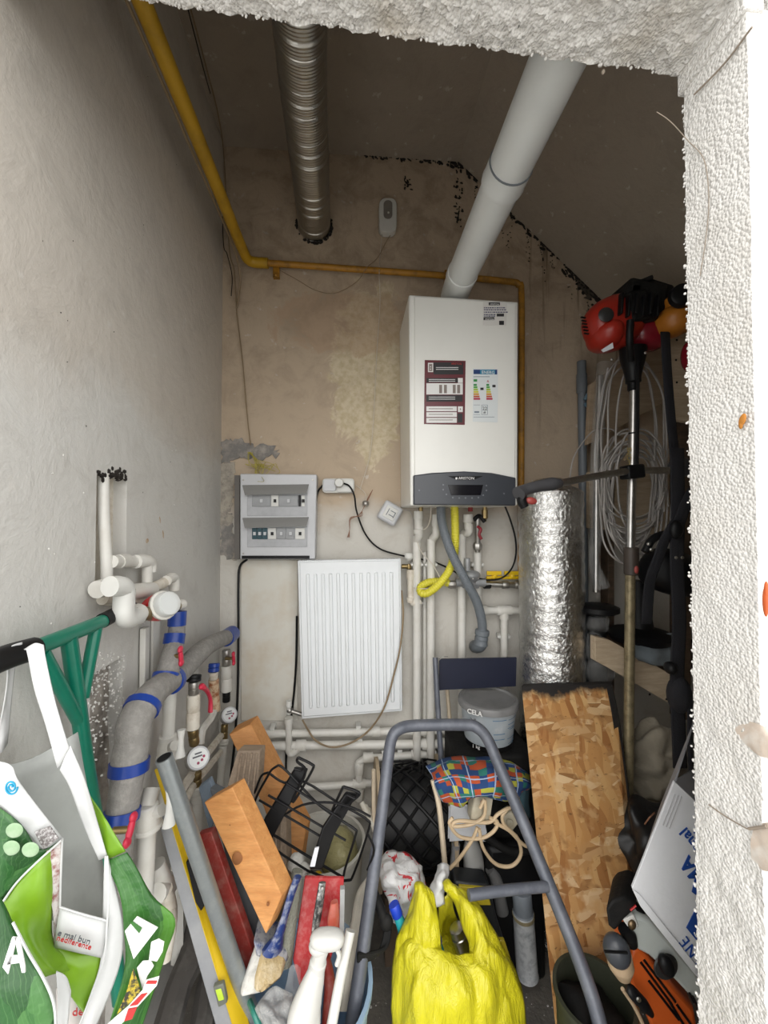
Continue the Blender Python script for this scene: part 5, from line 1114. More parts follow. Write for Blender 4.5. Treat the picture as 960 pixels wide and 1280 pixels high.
t = thing('extension_lead', P(590, 1060, 1.1), 'beige cable looping down from the adapter over the black case', 'cable')
for q_ in ([(600, 1010), (606, 1000), (605, 1020), (590, 1030), (570, 1033), (566, 1030), (575, 1026), (610, 1028), (622, 1018), (632, 1012), (638, 1010)],
           [(597, 1034), (590, 1050), (575, 1072), (562, 1086)], [(599, 1036), (604, 1060), (620, 1080), (640, 1082), (651, 1068), (648, 1050), (640, 1040), (630, 1030), (628, 1020), (634, 1012)],
           [(618, 1028), (636, 1038), (650, 1052), (660, 1058), (676, 1056)], [(566, 1022), (562, 1030), (575, 1046), (600, 1048), (616, 1040), (622, 1028), (612, 1022)]):
    MB().tube([P(x, y, 1.195) for i, (x, y) in enumerate(q_)], .0052, 8, 6).build('cable', beige_cable, t)
t = thing('socket_plug', P(640, 1035, 1.14), 'small dirty white socket block beside the beige cable loop', 'plug')
MB().prism([P(629, 1020, 1.25), P(640, 1014, 1.25), P(648, 1030, 1.24), P(640, 1040, 1.23), P(630, 1034, 1.24)], (0, .03, 0)).build('body', ob, t, bevel=.003)
MB().lathe(P(637, 1028, 1.24), (0, -1, .2), [(0, .010), (.004, .009)], 14).build('socket_face', ob, t)
# cable spool
sx0, sx1 = P(474, 1020, 1.46).x, P(552, 1020, 1.46).x; sc_ = Vector((sx0, 1.46, .40)); sz = P(500, 968, 1.46).z
R0 = .165; sc_.z = sz-R0+.008
t = thing('cable_spool', Vector(((sx0+sx1)/2, 1.46, sc_.z-R0)), 'wooden spool wound with black cable in front of the back wall', 'spool')
sw = mat('spool_wood', (.46, .36, .24), .75, dirt=.3)
for x in (sx0-.012, sx1): MB().lathe(Vector((x, 1.46, sc_.z)), (1, 0, 0), [(0, R0+.03), (.012, R0+.03)], 40).build('flange', sw, t)
MB().lathe(Vector((sx0, 1.46, sc_.z)), (1, 0, 0), [(0, R0-.02), (sx1-sx0, R0-.02)], 36).build('core', mat('black_core', (.01, .01, .011), .6), t)
L3 = sx1-sx0
for s_ in range(26):
    pts = []; ph = s_*2*math.pi/26*1.0; dr = 1 if s_ % 2 else -1
    for i in range(25):
        u_ = i/24; a_ = ph+dr*u_*1.5+math.pi; r = R0-.014+.005*math.sin(u_*9+s_)+(.004 if dr > 0 else 0)
        pts.append(Vector((sx0+.006+u_*(L3-.012), 1.46+r*math.cos(a_), sc_.z+r*math.sin(a_))))
    MB().tube(pts, .0055, 7, spline=False).build('cable_turn', black, t)
for s_ in range(9):
    a0 = 1.0+random.random()*1.6; x = random.uniform(sx0+.01, sx1-.05)
    MB().tube([Vector((x+random.uniform(0, .04)*i, 1.46-(R0+random.uniform(.0, .012))*math.cos(a0+i*.25), sc_.z+(R0+random.uniform(.0, .02))*math.sin(a0+i*.25))) for i in range(5)], .0035, 7).build('cable_turn', black, t)
bz = sc_.z-R0-.031
tag(MB().box(Vector(((sx0+sx1)/2, 1.47, bz/2)), (.2, .2, bz)).build('wooden_block', darkwood), 'dark wooden block carrying the cable spool', 'block')
# red and white bag, crumpled white bags
t = thing('plastic_bag', P(500, 1150, 1.12), 'crumpled white and red plastic bag in front of the cable spool', 'bag')
sh([[(474, 1072, 1.2), (490, 1062, 1.22), (510, 1070, 1.2), (528, 1082, 1.18)], [(474, 1092, 1.14), (492, 1088, 1.12), (512, 1094, 1.11), (532, 1098, 1.14)], [(480, 1112, 1.12), (496, 1112, 1.09), (514, 1114, 1.09), (536, 1112, 1.12)], [(486, 1130, 1.1), (500, 1134, 1.08), (514, 1134, 1.08), (530, 1132, 1.12)], [(490, 1150, 1.1), (498, 1158, 1.08), (508, 1160, 1.08), (520, 1150, 1.1)]], 'crumpled_film', redwhite, t, .026, 7, 22)
t = thing('plastic_bag', P(540, 1125, 1.08), 'knotted white plastic bag end beside the yellow carrier', 'bag')
sh([[(546, 1080, 1.12), (554, 1078, 1.1), (562, 1082, 1.12)], [(544, 1098, 1.08), (552, 1098, 1.06), (560, 1096, 1.08)], [(534, 1116, 1.06), (546, 1120, 1.04), (556, 1118, 1.06)], [(530, 1130, 1.04), (542, 1134, 1.03), (556, 1130, 1.05)]], 'crumpled_film', mat('white_film', (.68, .69, .69), .3, dirt=.1), t, .014, 6, 30)
# bottles in the yellow bag
def bottle(label, c0, c1, r, body, cap):
    t = thing('bottle', c1, label, 'bottle'); d_ = c1-c0
    MB().lathe(c0, d_, [(0, r*.9), (.004, r), (.026, r), (.028, r*.9)], 18).build('cap', cap, t)
    MB().lathe(c0+d_.normalized()*.026, d_, [(0, r*.8), (.03, r*.95), (.06, r*1.5), (.12, r*1.6)], 18).build('neck', body, t)
bottle('blue-capped teal bottle poking out left of the yellow carrier', P(492, 1130, 1.03), P(505, 1165, 1.02), .014, mat('teal_bottle', (.02, .30, .33), .15), cap_blue)
bottle('blue bottle cap poking up behind the right handle of the yellow carrier', P(543, 1165, 1.04), P(552, 1200, 1.04), .014, mat('teal_bottle', (.02, .30, .33)), cap_blue)
o = bpy.data.objects
t = thing('drink_can', P(577, 1182, 1.03), 'metal can lying inside the opening of the yellow carrier', 'can')
MB().lathe(P(570, 1158, 1.04), (.35, -.1, -1), [(0, .014), (.003, .019), (.02, .019), (.022, .021), (.06, .021)], 20).build('can_body', steel, t)
# yellow carrier: lofted front and back skins with two knotted handles
t = thing('carrier_bag', P(572, 1290, .98), 'full bright yellow plastic carrier bag in the front centre', 'bag')
YB = .93
fr_ = [[(497, 1182, 1.0), (515, 1172, .975), (535, 1180, .96), (556, 1192, .95), (575, 1194, .95), (592, 1190, .955), (612, 1172, .97), (628, 1190, 1.0)],
       [(492, 1200, .99), (512, 1200, .95), (535, 1203, .93), (556, 1205, .925), (578, 1205, .925), (600, 1205, .93), (622, 1200, .95), (638, 1205, .99)],
       [(490, 1230, .985), (510, 1232, .93), (535, 1236, .905), (556, 1238, .90), (580, 1238, .90), (605, 1236, .91), (630, 1232, .94), (648, 1230, .98)],
       [(490, 1262, .985), (510, 1265, .92), (535, 1270, .895), (558, 1272, .89), (582, 1272, .89), (610, 1268, .90), (636, 1262, .93), (655, 1258, .98)],
       [(491, 1330, .97), (510, 1340, .91), (535, 1345, .89), (558, 1348, .885), (582, 1348, .885), (612, 1342, .90), (640, 1335, .93), (660, 1325, .97)]]
MB().sheet(fr_, 9, .016, 24, 0, .28).build('front_skin', yellow_bag, t, solid=.0015, ang=80)
bk = [[(x, y-6, Y+.10) for x, y, Y in (r[::-1])] for r in fr_]; bk[0] = [(625, 1180, 1.06), (600, 1150, 1.08), (585, 1165, 1.09), (570, 1165, 1.09), (555, 1165, 1.09), (540, 1160, 1.08), (515, 1160, 1.07), (497, 1175, 1.04)]
sh(bk, 'back_skin', yellow_bag, t, .007, 5, 12)
def ear(p, nm='handle'): MB().sheet(p, 9, .009, 34, 0, .3).build(nm, yellow_bag, t, solid=.0015, ang=80)
ear([[(519, 1108, 1.01), (524, 1104, .995), (530, 1106, .995), (536, 1110, 1.01)], [(516, 1120, 1.01), (525, 1118, .98), (533, 1119, .98), (542, 1118, 1.0)], [(506, 1148, 1.01), (522, 1145, .97), (535, 1142, .965), (546, 1136, .99)], [(497, 1170, 1.0), (518, 1168, .965), (536, 1168, .955), (549, 1160, .97)], [(494, 1190, .99), (516, 1192, .96), (538, 1195, .94), (552, 1188, .955)], [(492, 1206, .985), (514, 1206, .95), (536, 1208, .928), (556, 1206, .93)]])
ear([[(553, 1104, 1.05), (560, 1102, 1.04), (566, 1104, 1.04), (570, 1106, 1.05)], [(556, 1112, 1.05), (562, 1114, 1.03), (570, 1114, 1.02), (578, 1112, 1.03)], [(568, 1130, 1.03), (576, 1132, 1.0), (586, 1130, .99), (598, 1130, 1.01)], [(578, 1158, 1.0), (590, 1158, .97), (602, 1158, .965), (614, 1156, 1.0)], [(586, 1180, .975), (598, 1182, .95), (612, 1182, .95), (628, 1182, .99)], [(585, 1208, .93), (602, 1208, .925), (620, 1208, .95), (638, 1208, .99)]])
ear([[(549, 1128, 1.05), (556, 1120, 1.06), (564, 1112, 1.06)], [(549, 1150, 1.06), (557, 1150, 1.08), (568, 1140, 1.07)], [(550, 1172, 1.06), (562, 1170, 1.09), (580, 1168, 1.08)]], 'back_handle')
for p, r in ((P(524, 1110, 1.0), .012), (P(532, 1114, 1.0), .010), (P(560, 1107, 1.04), .012)): MB().ell(p, (r*1.2, r, r), amp=.4, fr=60).build('knot', yellow_bag, t)
# toolbox, spray can, jug
t = thing('toolbox', P(625, 1250, 1.2), 'yellow and black plastic toolbox standing behind the yellow carrier', 'toolbox')
tbk = mat('toolbox_black', (.018, .02, .022), .4); ty = mat('toolbox_yellow', (.48, .38, .02), .45, dirt=.2)
MB().prism([P(568, 1102, 1.21), P(612, 1106, 1.21), P(622, 1150, 1.20), P(646, 1225, 1.19), P(645, 1266, 1.19), P(560, 1266, 1.19)], (0, .06, 0)).build('body', tbk, t, bevel=.008)
MB().prism([P(574, 1108, 1.202), P(608, 1111, 1.202), P(614, 1132, 1.196), P(572, 1132, 1.196)], (0, .012, 0)).build('lid_inset', ty, t, bevel=.002)
MB().prism([P(620, 1175, 1.19), P(631, 1176, 1.185), P(641, 1206, 1.182), P(632, 1207, 1.182), P(618, 1200, 1.182)], (0, .012, 0)).build('side_inset', ty, t, bevel=.002)
MB().prism([P(634, 1217, 1.18), P(645, 1222, 1.18), P(647, 1240, 1.18), P(640, 1250, 1.18), P(632, 1240, 1.18)], (0, -.012, 0)).build('latch', tbk, t, bevel=.003)
t = thing('spray_can', P(655, 1218, 1.28), 'grey-capped white aerosol spray can standing beside the toolbox', 'can')
a, b_ = P(652, 1112, 1.27), P(659, 1218, 1.28)
d_ = b_-a; n_ = d_.length
MB().lathe(a, d_, [(0, .028), (.004, .030), (n_*.24, .030), (n_*.25, .033)], 24).build('cap', mat('cap_grey', (.24, .27, .31), .4), t)
MB().lathe(a+d_*.25, d_, [(0, .026), (.006, .033), (n_*.72, .034), (n_*.74, .036), (n_*.75, .033)], 24).build('can_body', mat('can_white', (.58, .60, .62), .35, 0, dirt=.5, dcol=(.2, .22, .25), dscale=35), t)
MB().lathe(a+d_*.27, d_, [(0, .0345), (.01, .0345)], 24).build('label_band', mat('gold_band', (.40, .34, .2), .5, dirt=.5), t)
t = thing('plastic_jug', P(592, 1105, 1.2), 'grey white plastic jug standing behind the toolbox', 'jug')
MB().tube([P(588, 1048, 1.3), P(589, 1060, 1.3), P(592, 1080, 1.3), P(592, 1110, 1.3), P(592, 1200, 1.3)], [.02, .034, .042, .044, .044], 20, flat=.7).build('body', mat('jug_grey', (.36, .36, .35), .5, dirt=.2), t)
b = MB().tube([P(570, 1055, 1.28), P(566, 1100, 1.28), P(562, 1150, 1.28)], .013, 12); tag(b.build('grey_rod', mat('rod_grey', (.25, .25, .26), .5)), 'thick grey rod standing left of the plastic jug', 'rod')
b = MB().tube([P(612, 1086, 1.29), P(620, 1100, 1.29), P(628, 1140, 1.28)], [.015, .02, .02], 14); tag(b.build('grey_bottle', mat('dark_bottle', (.12, .12, .12), .5)), 'dark grey bottle shoulder right of the plastic jug', 'bottle')
# low pieces of wood by the spool
wire('pale_stick', [P(467, 962, 1.28), P(467, 1010, 1.27), P(469, 1060, 1.26)], .0065, pale_stick, 'thin pale stick left of the cable spool', 'stick')
wire('pale_stick', [P(541, 975, 1.24), P(549, 1010, 1.22), P(556, 1080, 1.20)], .008, pale_stick, 'pale stick leaning on the right flange of the spool', 'stick')

# ================= right side =================
fc = P(690, 700, 1.45); ft = P(690, 617, 1.45).z
t = thing('foil_roll', Vector((fc.x, 1.46, 0)), 'tall silver foil wrapped insulated cylinder behind the chipboard', 'cylinder')
b = MB(); prof = []
H = ft
N = 130
prof = [(H*i/N, .115+.0016*math.sin(i*1.7)) for i in range(N+1)]+[(H+.012, .105), (H+.028, .075), (H+.04, .07), (H+.055, .05), (H+.05, .02)]
b.lathe(Vector((fc.x, 1.46, 0)), (0, 0, 1), prof, 72)
b.v = [v+Vector((noise.noise(v*60), noise.noise(v*60+Vector((7, 0, 0))), 0))*.0018+Vector((noise.noise(v*12), noise.noise(v*12+Vector((0, 7, 0))), noise.noise(v*25)*(1 if v.z > H else 0)))*.0018 for v in b.v]
b.build('wrap', foil, t, ang=80)
t = thing('chipboard_panel', P(720, 1290, 1.05), 'charred oriented strand board panel leaning in front of the foil roll', 'board')
MB().prism([P(652, 858, 1.33), P(764, 855, 1.33), P(772, 900, 1.29), P(790, 1040, 1.18), P(800, 1330, .96), P(699, 1330, .96)], (.012, .012, .004)).build('board', osb_m, t, smooth=False)
char = mat('char', (.012, .010, .009), .9, dirt=.3, dcol=(.05, .03, .015), bump=.4)
e0 = [(P(764.5, 855, 1.3285)), P(772.5, 900, 1.2885), P(786, 1010, 1.20), P(790.5, 1040, 1.178)]
MB().sheet([[P(758, 860, 1.327), P(766, 900, 1.289), P(770, 950, 1.249), P(776, 1000, 1.209), P(786, 1060, 1.163)], [P(765, 856, 1.33), P(774, 900, 1.291), P(781, 950, 1.251), P(787, 1000, 1.211), P(791, 1060, 1.165)]], 8, .001, 40).build('charred_edge', char, t, solid=.004)
# boards of the shelf rack
t = thing('shelf_rack', P(800, 880, 1.4), 'rough wooden shelf rack with nailed boards in the right corner', 'shelf')
def bd(pix, Y, d, m=ply, nm='board'): return MB().slab(pix, Y, d).build(nm, m, t, bevel=.002)
bd([(836, 412), (864, 400), (864, 528), (838, 524)], 1.28, .02)
bd([(738, 480), (834, 415), (836, 500), (734, 556)], 1.50, .02, wood('dim_board', (.38, .29, .20), (.28, .21, .14)))
bd([(736, 590), (836, 590), (836, 670), (736, 660)], 1.56, .02)
bd([(850, 520), (864, 520), (864, 900), (850, 900)], 1.40, .05, darkwood, 'post')
bd([(744, 796), (762, 800), (845, 846), (845, 884), (762, 836), (744, 826)], 1.34, .03)
MB().prism([P(744, 796, 1.36), P(845, 846, 1.36), P(870, 830, 1.5), P(870, 800, 1.6), P(744, 778, 1.6)], (0, 0, -.02)).build('shelf', darkwood, t)
bd([(760, 600), (768, 600), (768, 1120), (760, 1120)], 1.55, .05, darkwood, 'post')
for x, y in ((846, 425), (845, 450), (846, 478)): MB().lathe(P(x, y, 1.28), (0, -1, 0), [(0, .004), (.001, .0035)], 10).build('nail', black, t)
for x, y in ((812, 868), (833, 874)): MB().lathe(P(x, y, 1.34), (0, -1, 0), [(0, .004), (.001, .0035)], 10).build('nail', black, t)
# grey pvc pipe with blue clamp
t = thing('pvc_pipe', P(724, 720, 1.6), 'grey vertical plastic pipe with socket on the back wall right of the boiler', 'pipe')
MB().lathe(P(727, 452, 1.6), (0, 0, -1), [(0, .018), (.05, .018), (.055, .021), (.13, .021), (.135, .0165), (1.5, .0165)], 18).build('pipe', grey_pvc, t)
MB().tube([P(731, 500, 1.57), P(738, 490, 1.56), P(745, 500, 1.55), P(740, 510, 1.55), P(731, 505, 1.57)], .008, 8).build('clamp', mat('faded_blue', (.10, .18, .24), .5), t)
MB().rect(704, 478, 709, 484, 1.6, .03) if 0 else None
# brush cutter
t = thing('brush_cutter', P(787, 1000, 1.26), 'red-engined brush cutter standing upright with its engine on top', 'tool')
E = 1.28
MB().tube([P(790, 440, E), P(792, 480, E)]+[P(791, 560, E), P(789, 640, E), P(788, 700, E)], .0135, 14).build('shaft', steel, t)
MB().tube([P(788, 700, E), P(787, 800, E), P(786, 900, E), P(784, 1150, E)], .0155, 14).build('shaft', mat('brassy_tube', (.30, .25, .15), .45, .5, dirt=.5, dcol=(.08, .06, .03), dscale=30), t)
MB().lathe(P(791, 436, E), (0, 0, -1), [(0, .042), (.03, .040), (.07, .030), (.10, .024), (.115, .024), (.12, .018), (.14, .018)], 20).build('clutch_housing', black, t)
MB().ell(P(766, 405, E), (.098, .075, .088), rotm(0, -25, 0), 26, 16, pw=.85).build('engine_cover', red_engine, t)
MB().ell(P(756, 420, E-.005), (.052, .075, .052), rotm(0, -20, 0), 22, 14).build('engine_cover', red_engine, t)
for i in range(6):
    p = P(729+i*.8, 397+i*4, E-.052+.002*i); MB().box(p, (.016, .006, .003), rotm(0, 10, 0)).build('vent_slot', black, t)
MB().lathe(P(757, 394, E-.066), (-.2, -1, 0), [(0, .022), (.004, .024), (.008, .018)], 18).build('starter_ring', mat('dark_plastic', (.03, .03, .03), .4), t)
MB().ell(P(809, 420, E), (.072, .06, .05), None, 22, 14, pw=.85).build('fuel_tank', mat('tank_red', (.22, .01, .02), .25), t)
for (x, y, sx, sy, sz, ry) in ((796, 378, .13, .11, .09, 8), (785, 392, .07, .12, .10, -12), (815, 372, .09, .08, .07, 14), (780, 374, .05, .11, .05, 5), (822, 388, .04, .09, .05, 0), (800, 402, .06, .10, .04, -10)): MB().box(P(x, y, E-.02), (sx, sy, sz), rotm(0, ry, 0)).build('air_filter', black_rough, t, bevel=.01)
for i in range(6): MB().box(P(776+i*9, 380+(i%2)*3, E-.08), (.008, .02, .07), rotm(0, 5, 0)).build('cooling_fin', black, t, bevel=.002)
MB().tube([P(784, 358, E-.05), P(800, 353, E-.06), P(815, 347, E-.07)], .0085, 10).build('pull_handle', black, t)
MB().prism([P(752, 437, E-.062), P(766, 428, E-.07), P(767, 435, E-.07), P(755, 440, E-.062)], (0, .004, 0)).build('sticker', paper, t)
MB().tube([P(788, 400, E-.09), P(787, 425, E-.08), P(789, 450, E-.045)], .011, 10).build('bracket', black, t)
for x, y in ((765, 449), (807, 441)): MB().ell(P(x, y, E-.045), (.005, .004, .005), seg=8, rings=6).build('screw', steel, t)
MB().tube([P(797, 440, E-.03), P(797, 500, E-.03), P(796, 580, E-.03)], .006, 8).build('throttle_cable', black, t)
MB().box(P(790, 590, E-.02), (.06, .05, .045), rotm(0, -5, 0)).build('handle_clamp', black, t, bevel=.006)
MB().tube([P(842, 588, E-.03), P(800, 588, E-.03), P(770, 591, E-.04), P(735, 597, E-.08), P(700, 604, E-.12)], .0115, 12).build('handlebar', steel, t)
MB().tube([P(700, 604, E-.12), P(690, 605, E-.13), P(672, 608, E-.14), P(655, 613, E-.15), P(648, 617, E-.16)], [.013, .020, .017, .017, .021], 14).build('grip', mat('grip_grey', (.06, .06, .065), .5), t)
MB().tube([P(655, 612, E-.15), P(652, 625, E-.15), P(656, 634, E-.15)], [.012, .014, .012], 10).build('throttle_housing', black, t)
MB().ell(P(664, 626, E-.15), (.018, .008, .011), rotm(0, 10, 0)).build('trigger', mat('trigger_red', (.35, .06, .05), .4), t)
MB().ell(P(850, 584, E-.03), (.032, .035, .034), None, 20, 12, pw=.9).build('grip', mat('grip_grey', (.06, .06, .065)), t)
MB().lathe(P(789, 684, E), (0, 0, -1), [(0, .02), (.002, .023), (.09, .023), (.093, .02)], 16).build('coupling', mat('coupling_brown', (.06, .045, .035), .5), t)
MB().ell(P(795, 712, E-.02), (.008, .008, .014)).build('coupling_lever', mat('trigger_red', (.35, .06, .05)), t)
for y in (487, 541): MB().lathe(P(791.5, y, E), (0, 0, -1), [(0, .0145), (.005, .0145)], 14).build('cable_tie', black, t)
text('lettering', 'STIHL' if 0 else 'HOME', P(789.5, 582, E-.0145), Vector((0, 0, 1)), Vector((-1, 0, 0)), .022, mat('gold_ink', (.55, .42, .12), .4, .3), t)
# second cutter wrapped in film
t = thing('wrapped_trimmer', P(745, 850, 1.42), 'long tool wrapped in clear plastic film right of the foil roll', 'tool')
MB().tube([P(750, 470, 1.46), P(746, 600, 1.45), P(745, 740, 1.44)], .012, 12).build('shaft', steel, t)
MB().tube([P(756, 455, 1.45), P(749, 520, 1.44), P(744, 600, 1.43), P(746, 660, 1.43), P(742, 700, 1.43), P(752, 735, 1.42)], [.028, .022, .018, .024, .016, .03], 14, 8).build('film', clear_film, t)
b = MB().tube([P(760, 460, 1.43), P(752, 500, 1.42), P(744, 560, 1.42), P(745, 600, 1.415)], .003, 6); b.build('film_fold', mat('film_fold', (.7, .7, .7), .2), t)['kind'] = 'stuff'
MB().lathe(P(748, 756, 1.42), (0, 0, -1), [(0, .055), (.006, .07), (.022, .07), (.03, .055)], 24).build('guard', black, t)
for i, (x, y, rx, rz) in enumerate(((748, 778, .045, .03), (746, 812, .035, .06), (750, 840, .05, .05))): MB().ell(P(x, y, 1.41), (rx, .04, rz), amp=.4, fr=25, seg=22, rings=16).build('film', clear_film, t)
MB().tube([P(746, 770, 1.43), P(748, 855, 1.42)], .03, 12).build('head', black_rough, t)
# cable coil
t = thing('cable_coil', P(795, 705, 1.38), 'big hanging coil of grey cable behind the brush cutter shaft', 'cable')
random.seed(11)
for i in range(17):
    cx = 792+random.gauss(0, 3); hw = random.uniform(24, 44); top = random.uniform(425, 470) if i < 4 else random.uniform(530, 575); bot = random.uniform(640, 706); y0 = (top+bot)/2; hh = (bot-top)/2
    MB().tube([P(cx+hw*math.copysign(abs(math.cos(a_))**.8, math.cos(a_))+random.gauss(0, 1), y0+hh*math.copysign(abs(math.sin(a_))**.9, math.sin(a_)), 1.37+random.gauss(0, .012)) for a_ in [k_*math.pi/9+.1 for k_ in range(19)]], .0034, 7, 4).build('cable_turn', grey_cable, t)
MB().tube([P(782, 548, 1.36), P(790, 560, 1.34), P(780, 575, 1.36)], .006, 6).build('tie', brown_cable, t)
wire('thin_cable', [P(712, 600, 1.4), P(718, 570, 1.42), P(740, 540, 1.43), P(762, 536, 1.42), P(775, 545, 1.4)], .0022, grey_cable, 'thin grey cable arching from the foil roll to the coil')
# second engine
t = thing('chain_saw', P(850, 430, 1.15), 'amber and black power tool hanging on the rack beside the red engine', 'tool')
MB().ell(P(846, 400, 1.22), (.075, .07, .05), rotm(0, -25, 0), 22, 14, pw=.8).build('body', orange_dk, t)
MB().lathe(P(850, 372, 1.16), (-.3, -1, 0), [(0, .034), (.004, .037), (.02, .034), (.024, .028)], 22).build('starter', black, t)
MB().box(P(838, 383, 1.22), (.06, .08, .05), rotm(0, -20, 0)).build('housing', orange_dk, t, bevel=.012)
MB().ell(P(862, 445, 1.2), (.02, .03, .05)).build('red_part', mat('tank_red', (.22, .01, .02)), t)
# straps
t = thing('shoulder_strap', P(850, 960, 1.15), 'wide black webbing harness hanging down along the right side', 'strap')
def strap(ps, w0, nm='webbing'):
    rows = [[(x-w0/2, y, Y), (x, y, Y-.003), (x+w0/2, y, Y)] for x, y, Y in ps]; sh(rows, nm, dark_fabric, t, .002, 4, 10, .004)
strap([(831, 415, 1.2), (835, 480, 1.18), (842, 560, 1.16), (846, 600, 1.15), (848, 660, 1.14)], 11)
strap([(846, 560, 1.14), (847, 640, 1.13), (846, 700, 1.12), (849, 780, 1.12), (846, 850, 1.12), (850, 960, 1.12)], 17)
strap([(868, 610, 1.12), (855, 635, 1.12), (846, 660, 1.12)], 16)
strap([(845, 650, 1.115), (832, 672, 1.12), (822, 700, 1.14), (812, 730, 1.16), (808, 780, 1.17)], 13)
MB().ell(P(845, 662, 1.11), (.02, .015, .028), amp=.2).build('buckle', black, t)
for x in (845, 853): MB().lathe(P(x, 697, 1.115), (0, -1, 0), [(0, .005), (.002, .004)], 12).build('rivet', steel, t)
MB().ell(P(838, 835, 1.11), (.016, .02, .018)).build('buckle', black, t)
MB().ell(P(850, 868, 1.12), (.032, .03, .05), amp=.3).build('pad', dark_fabric, t)
strap([(862, 870, 1.1), (862, 930, 1.1), (866, 1000, 1.1)], 6)
t = thing('safety_helmet', P(835, 745, 1.25), 'black helmet-like cover with straps behind the webbing', 'helmet')
MB().ell(P(838, 715, 1.27), (.10, .08, .075), rotm(0, 15, 0), 24, 16, amp=.15, fr=9, pw=.85).build('shell', black, t)
MB().tube([P(806, 690, 1.2), P(815, 675, 1.2), P(830, 668, 1.2), P(842, 675, 1.2)], .012, 10).build('visor_arm', black, t)
for x, y in ((811, 680), (814, 687), (840, 672)): MB().ell(P(x, y, 1.185), (.006, .005, .006)).build('screw', steel, t)
t = thing('disc_guard', P(800, 795, 1.45), 'flat black disc with a short post lying on the shelf', 'guard')
MB().lathe(P(800, 800, 1.42), (0, 0, 1), [(0, .10), (.02, .11), (.035, .095), (.05, .045), (.08, .04), (.22, .035)], 30).build('disc', black, t)
sh([[(784, 800, 1.36), (810, 796, 1.36), (842, 790, 1.36)], [(786, 815, 1.33), (812, 815, 1.32), (842, 812, 1.34)], [(798, 825, 1.33), (820, 832, 1.32), (842, 832, 1.33)]], 'plastic_wrap', mat('blue_grey_film', (.17, .20, .22), .25, dirt=.3, bump=.8, bscale=30), None, .012, 6, 30)
tag(bpy.data.objects['plastic_wrap'], 'blue grey plastic wrap crumpled on the front edge of the shelf', 'wrap')
# sack, dark heap
t = MB().ell(P(812, 960, 1.38), (.085, .08, .165), rotm(0, 8, 0), 60, 50, amp=.4, fr=22); tag(t.build('rubble_sack', sack_m), 'lumpy beige sack below the shelf behind the brush cutter shaft', 'sack')
tag(MB().box(Vector((P(812, 1040, 1.38).x, 1.38, .19)), (.22, .22, .38)).build('black_crate', black_rough, bevel=.01), 'black crate on the floor under the beige sack', 'crate')
t = MB().ell(P(818, 1048, 1.14), (.105, .06, .11), None, 60, 46, amp=.5, fr=17); tag(t.build('black_sack', mat('black_bag', (.01, .01, .011), .45, bump=.3)), 'black plastic sack between the chipboard and the carton', 'bag')
wire('thin_cable', [P(806, 1030, 1.085), P(812, 1022, 1.075), P(818, 1016, 1.085)], .002, mat('copper_wire', (.25, .12, .07)), 'tiny copper coloured wire end on the black sack')
# carton
t = thing('cardboard_box', P(868, 1216, .8), 'white cardboard box with blue lettering tilted behind the foam jamb', 'box')
CYb = .76
q_ = [(843, 977), (790, 1110), (800, 1132), (868, 1217), (905, 1262), (985, 1110)]
off = Vector((.24, .22, .0))
MB().prism([P(x, y, CYb) for x, y in q_], (.002, .006, .0)).build('front_panel', carton, t, bevel=.001)
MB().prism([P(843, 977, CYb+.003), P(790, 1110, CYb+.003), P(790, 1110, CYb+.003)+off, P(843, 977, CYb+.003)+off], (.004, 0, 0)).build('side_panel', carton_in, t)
MB().prism([P(843, 977, CYb+.002), P(846, 976, CYb+.002)+off*.45, P(930, 955, CYb), P(985, 1110, CYb)], (0, .004, 0)) if 0 else None
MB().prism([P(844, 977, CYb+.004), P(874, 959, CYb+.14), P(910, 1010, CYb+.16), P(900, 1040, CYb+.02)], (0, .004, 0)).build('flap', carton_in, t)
MB().prism([P(790, 1111, CYb-.001), P(798, 1116, CYb-.001), P(870, 1206, CYb-.001), P(868, 1217, CYb-.001), P(800, 1132, CYb-.001)], (0, -.002, 0)).build('fold_edge', carton, t, bevel=.0005)
for i in range(3):
    MB().prism([P(843+i*4, 992+i*1.5, CYb-.0005), P(844+i*4, 993+i*1.5, CYb-.0005), P(829+i*4, 1032+i*2, CYb-.0005), P(828+i*4, 1031+i*2, CYb-.0005)], (0, -.0008, 0)).build('crease', mat('crease', (.42, .42, .43), .7), t)
xd = P(790, 1108, CYb)-P(900, 1256, CYb); yd = Vector((-xd.z, 0, xd.x)); yd = yd if yd.x < 0 else -yd
def ctext(s, px, py, h, bold=0, sp=1.0): text('lettering', s, P(px, py, CYb-.0012), xd, yd, h*CYb/500*1.4, ink_blue, t, bold=bold, sp=sp)
ctext('IENE', 884, 1205, 14.5, 0, 1.22)
ctext('onal', 877, 1060, 13.5, .0007, 1.12); ctext('MA', 882, 1098, 18, .0013, 1.15); ctext('i', 876, 1036, 12, .0006)
MB().prism([P(x, y, CYb-.0012) for x, y in ((868, 1103), (875, 1107), (870, 1119), (865, 1115))], (0, .001, 0)).build('blue_bar', ink_blue, t)
MB().prism([P(x, y, CYb-.0012) for x, y in ((869, 1138), (892, 1165), (884, 1192), (858, 1160))], (0, .001, 0)).build('logo_square', ink_blue, t)
MB().tube([P(868+i, 1166+5*math.sin(i*.5), CYb-.002) for i in range(14)], .0012, 6, 2).build('logo_mark', ink_white, t)
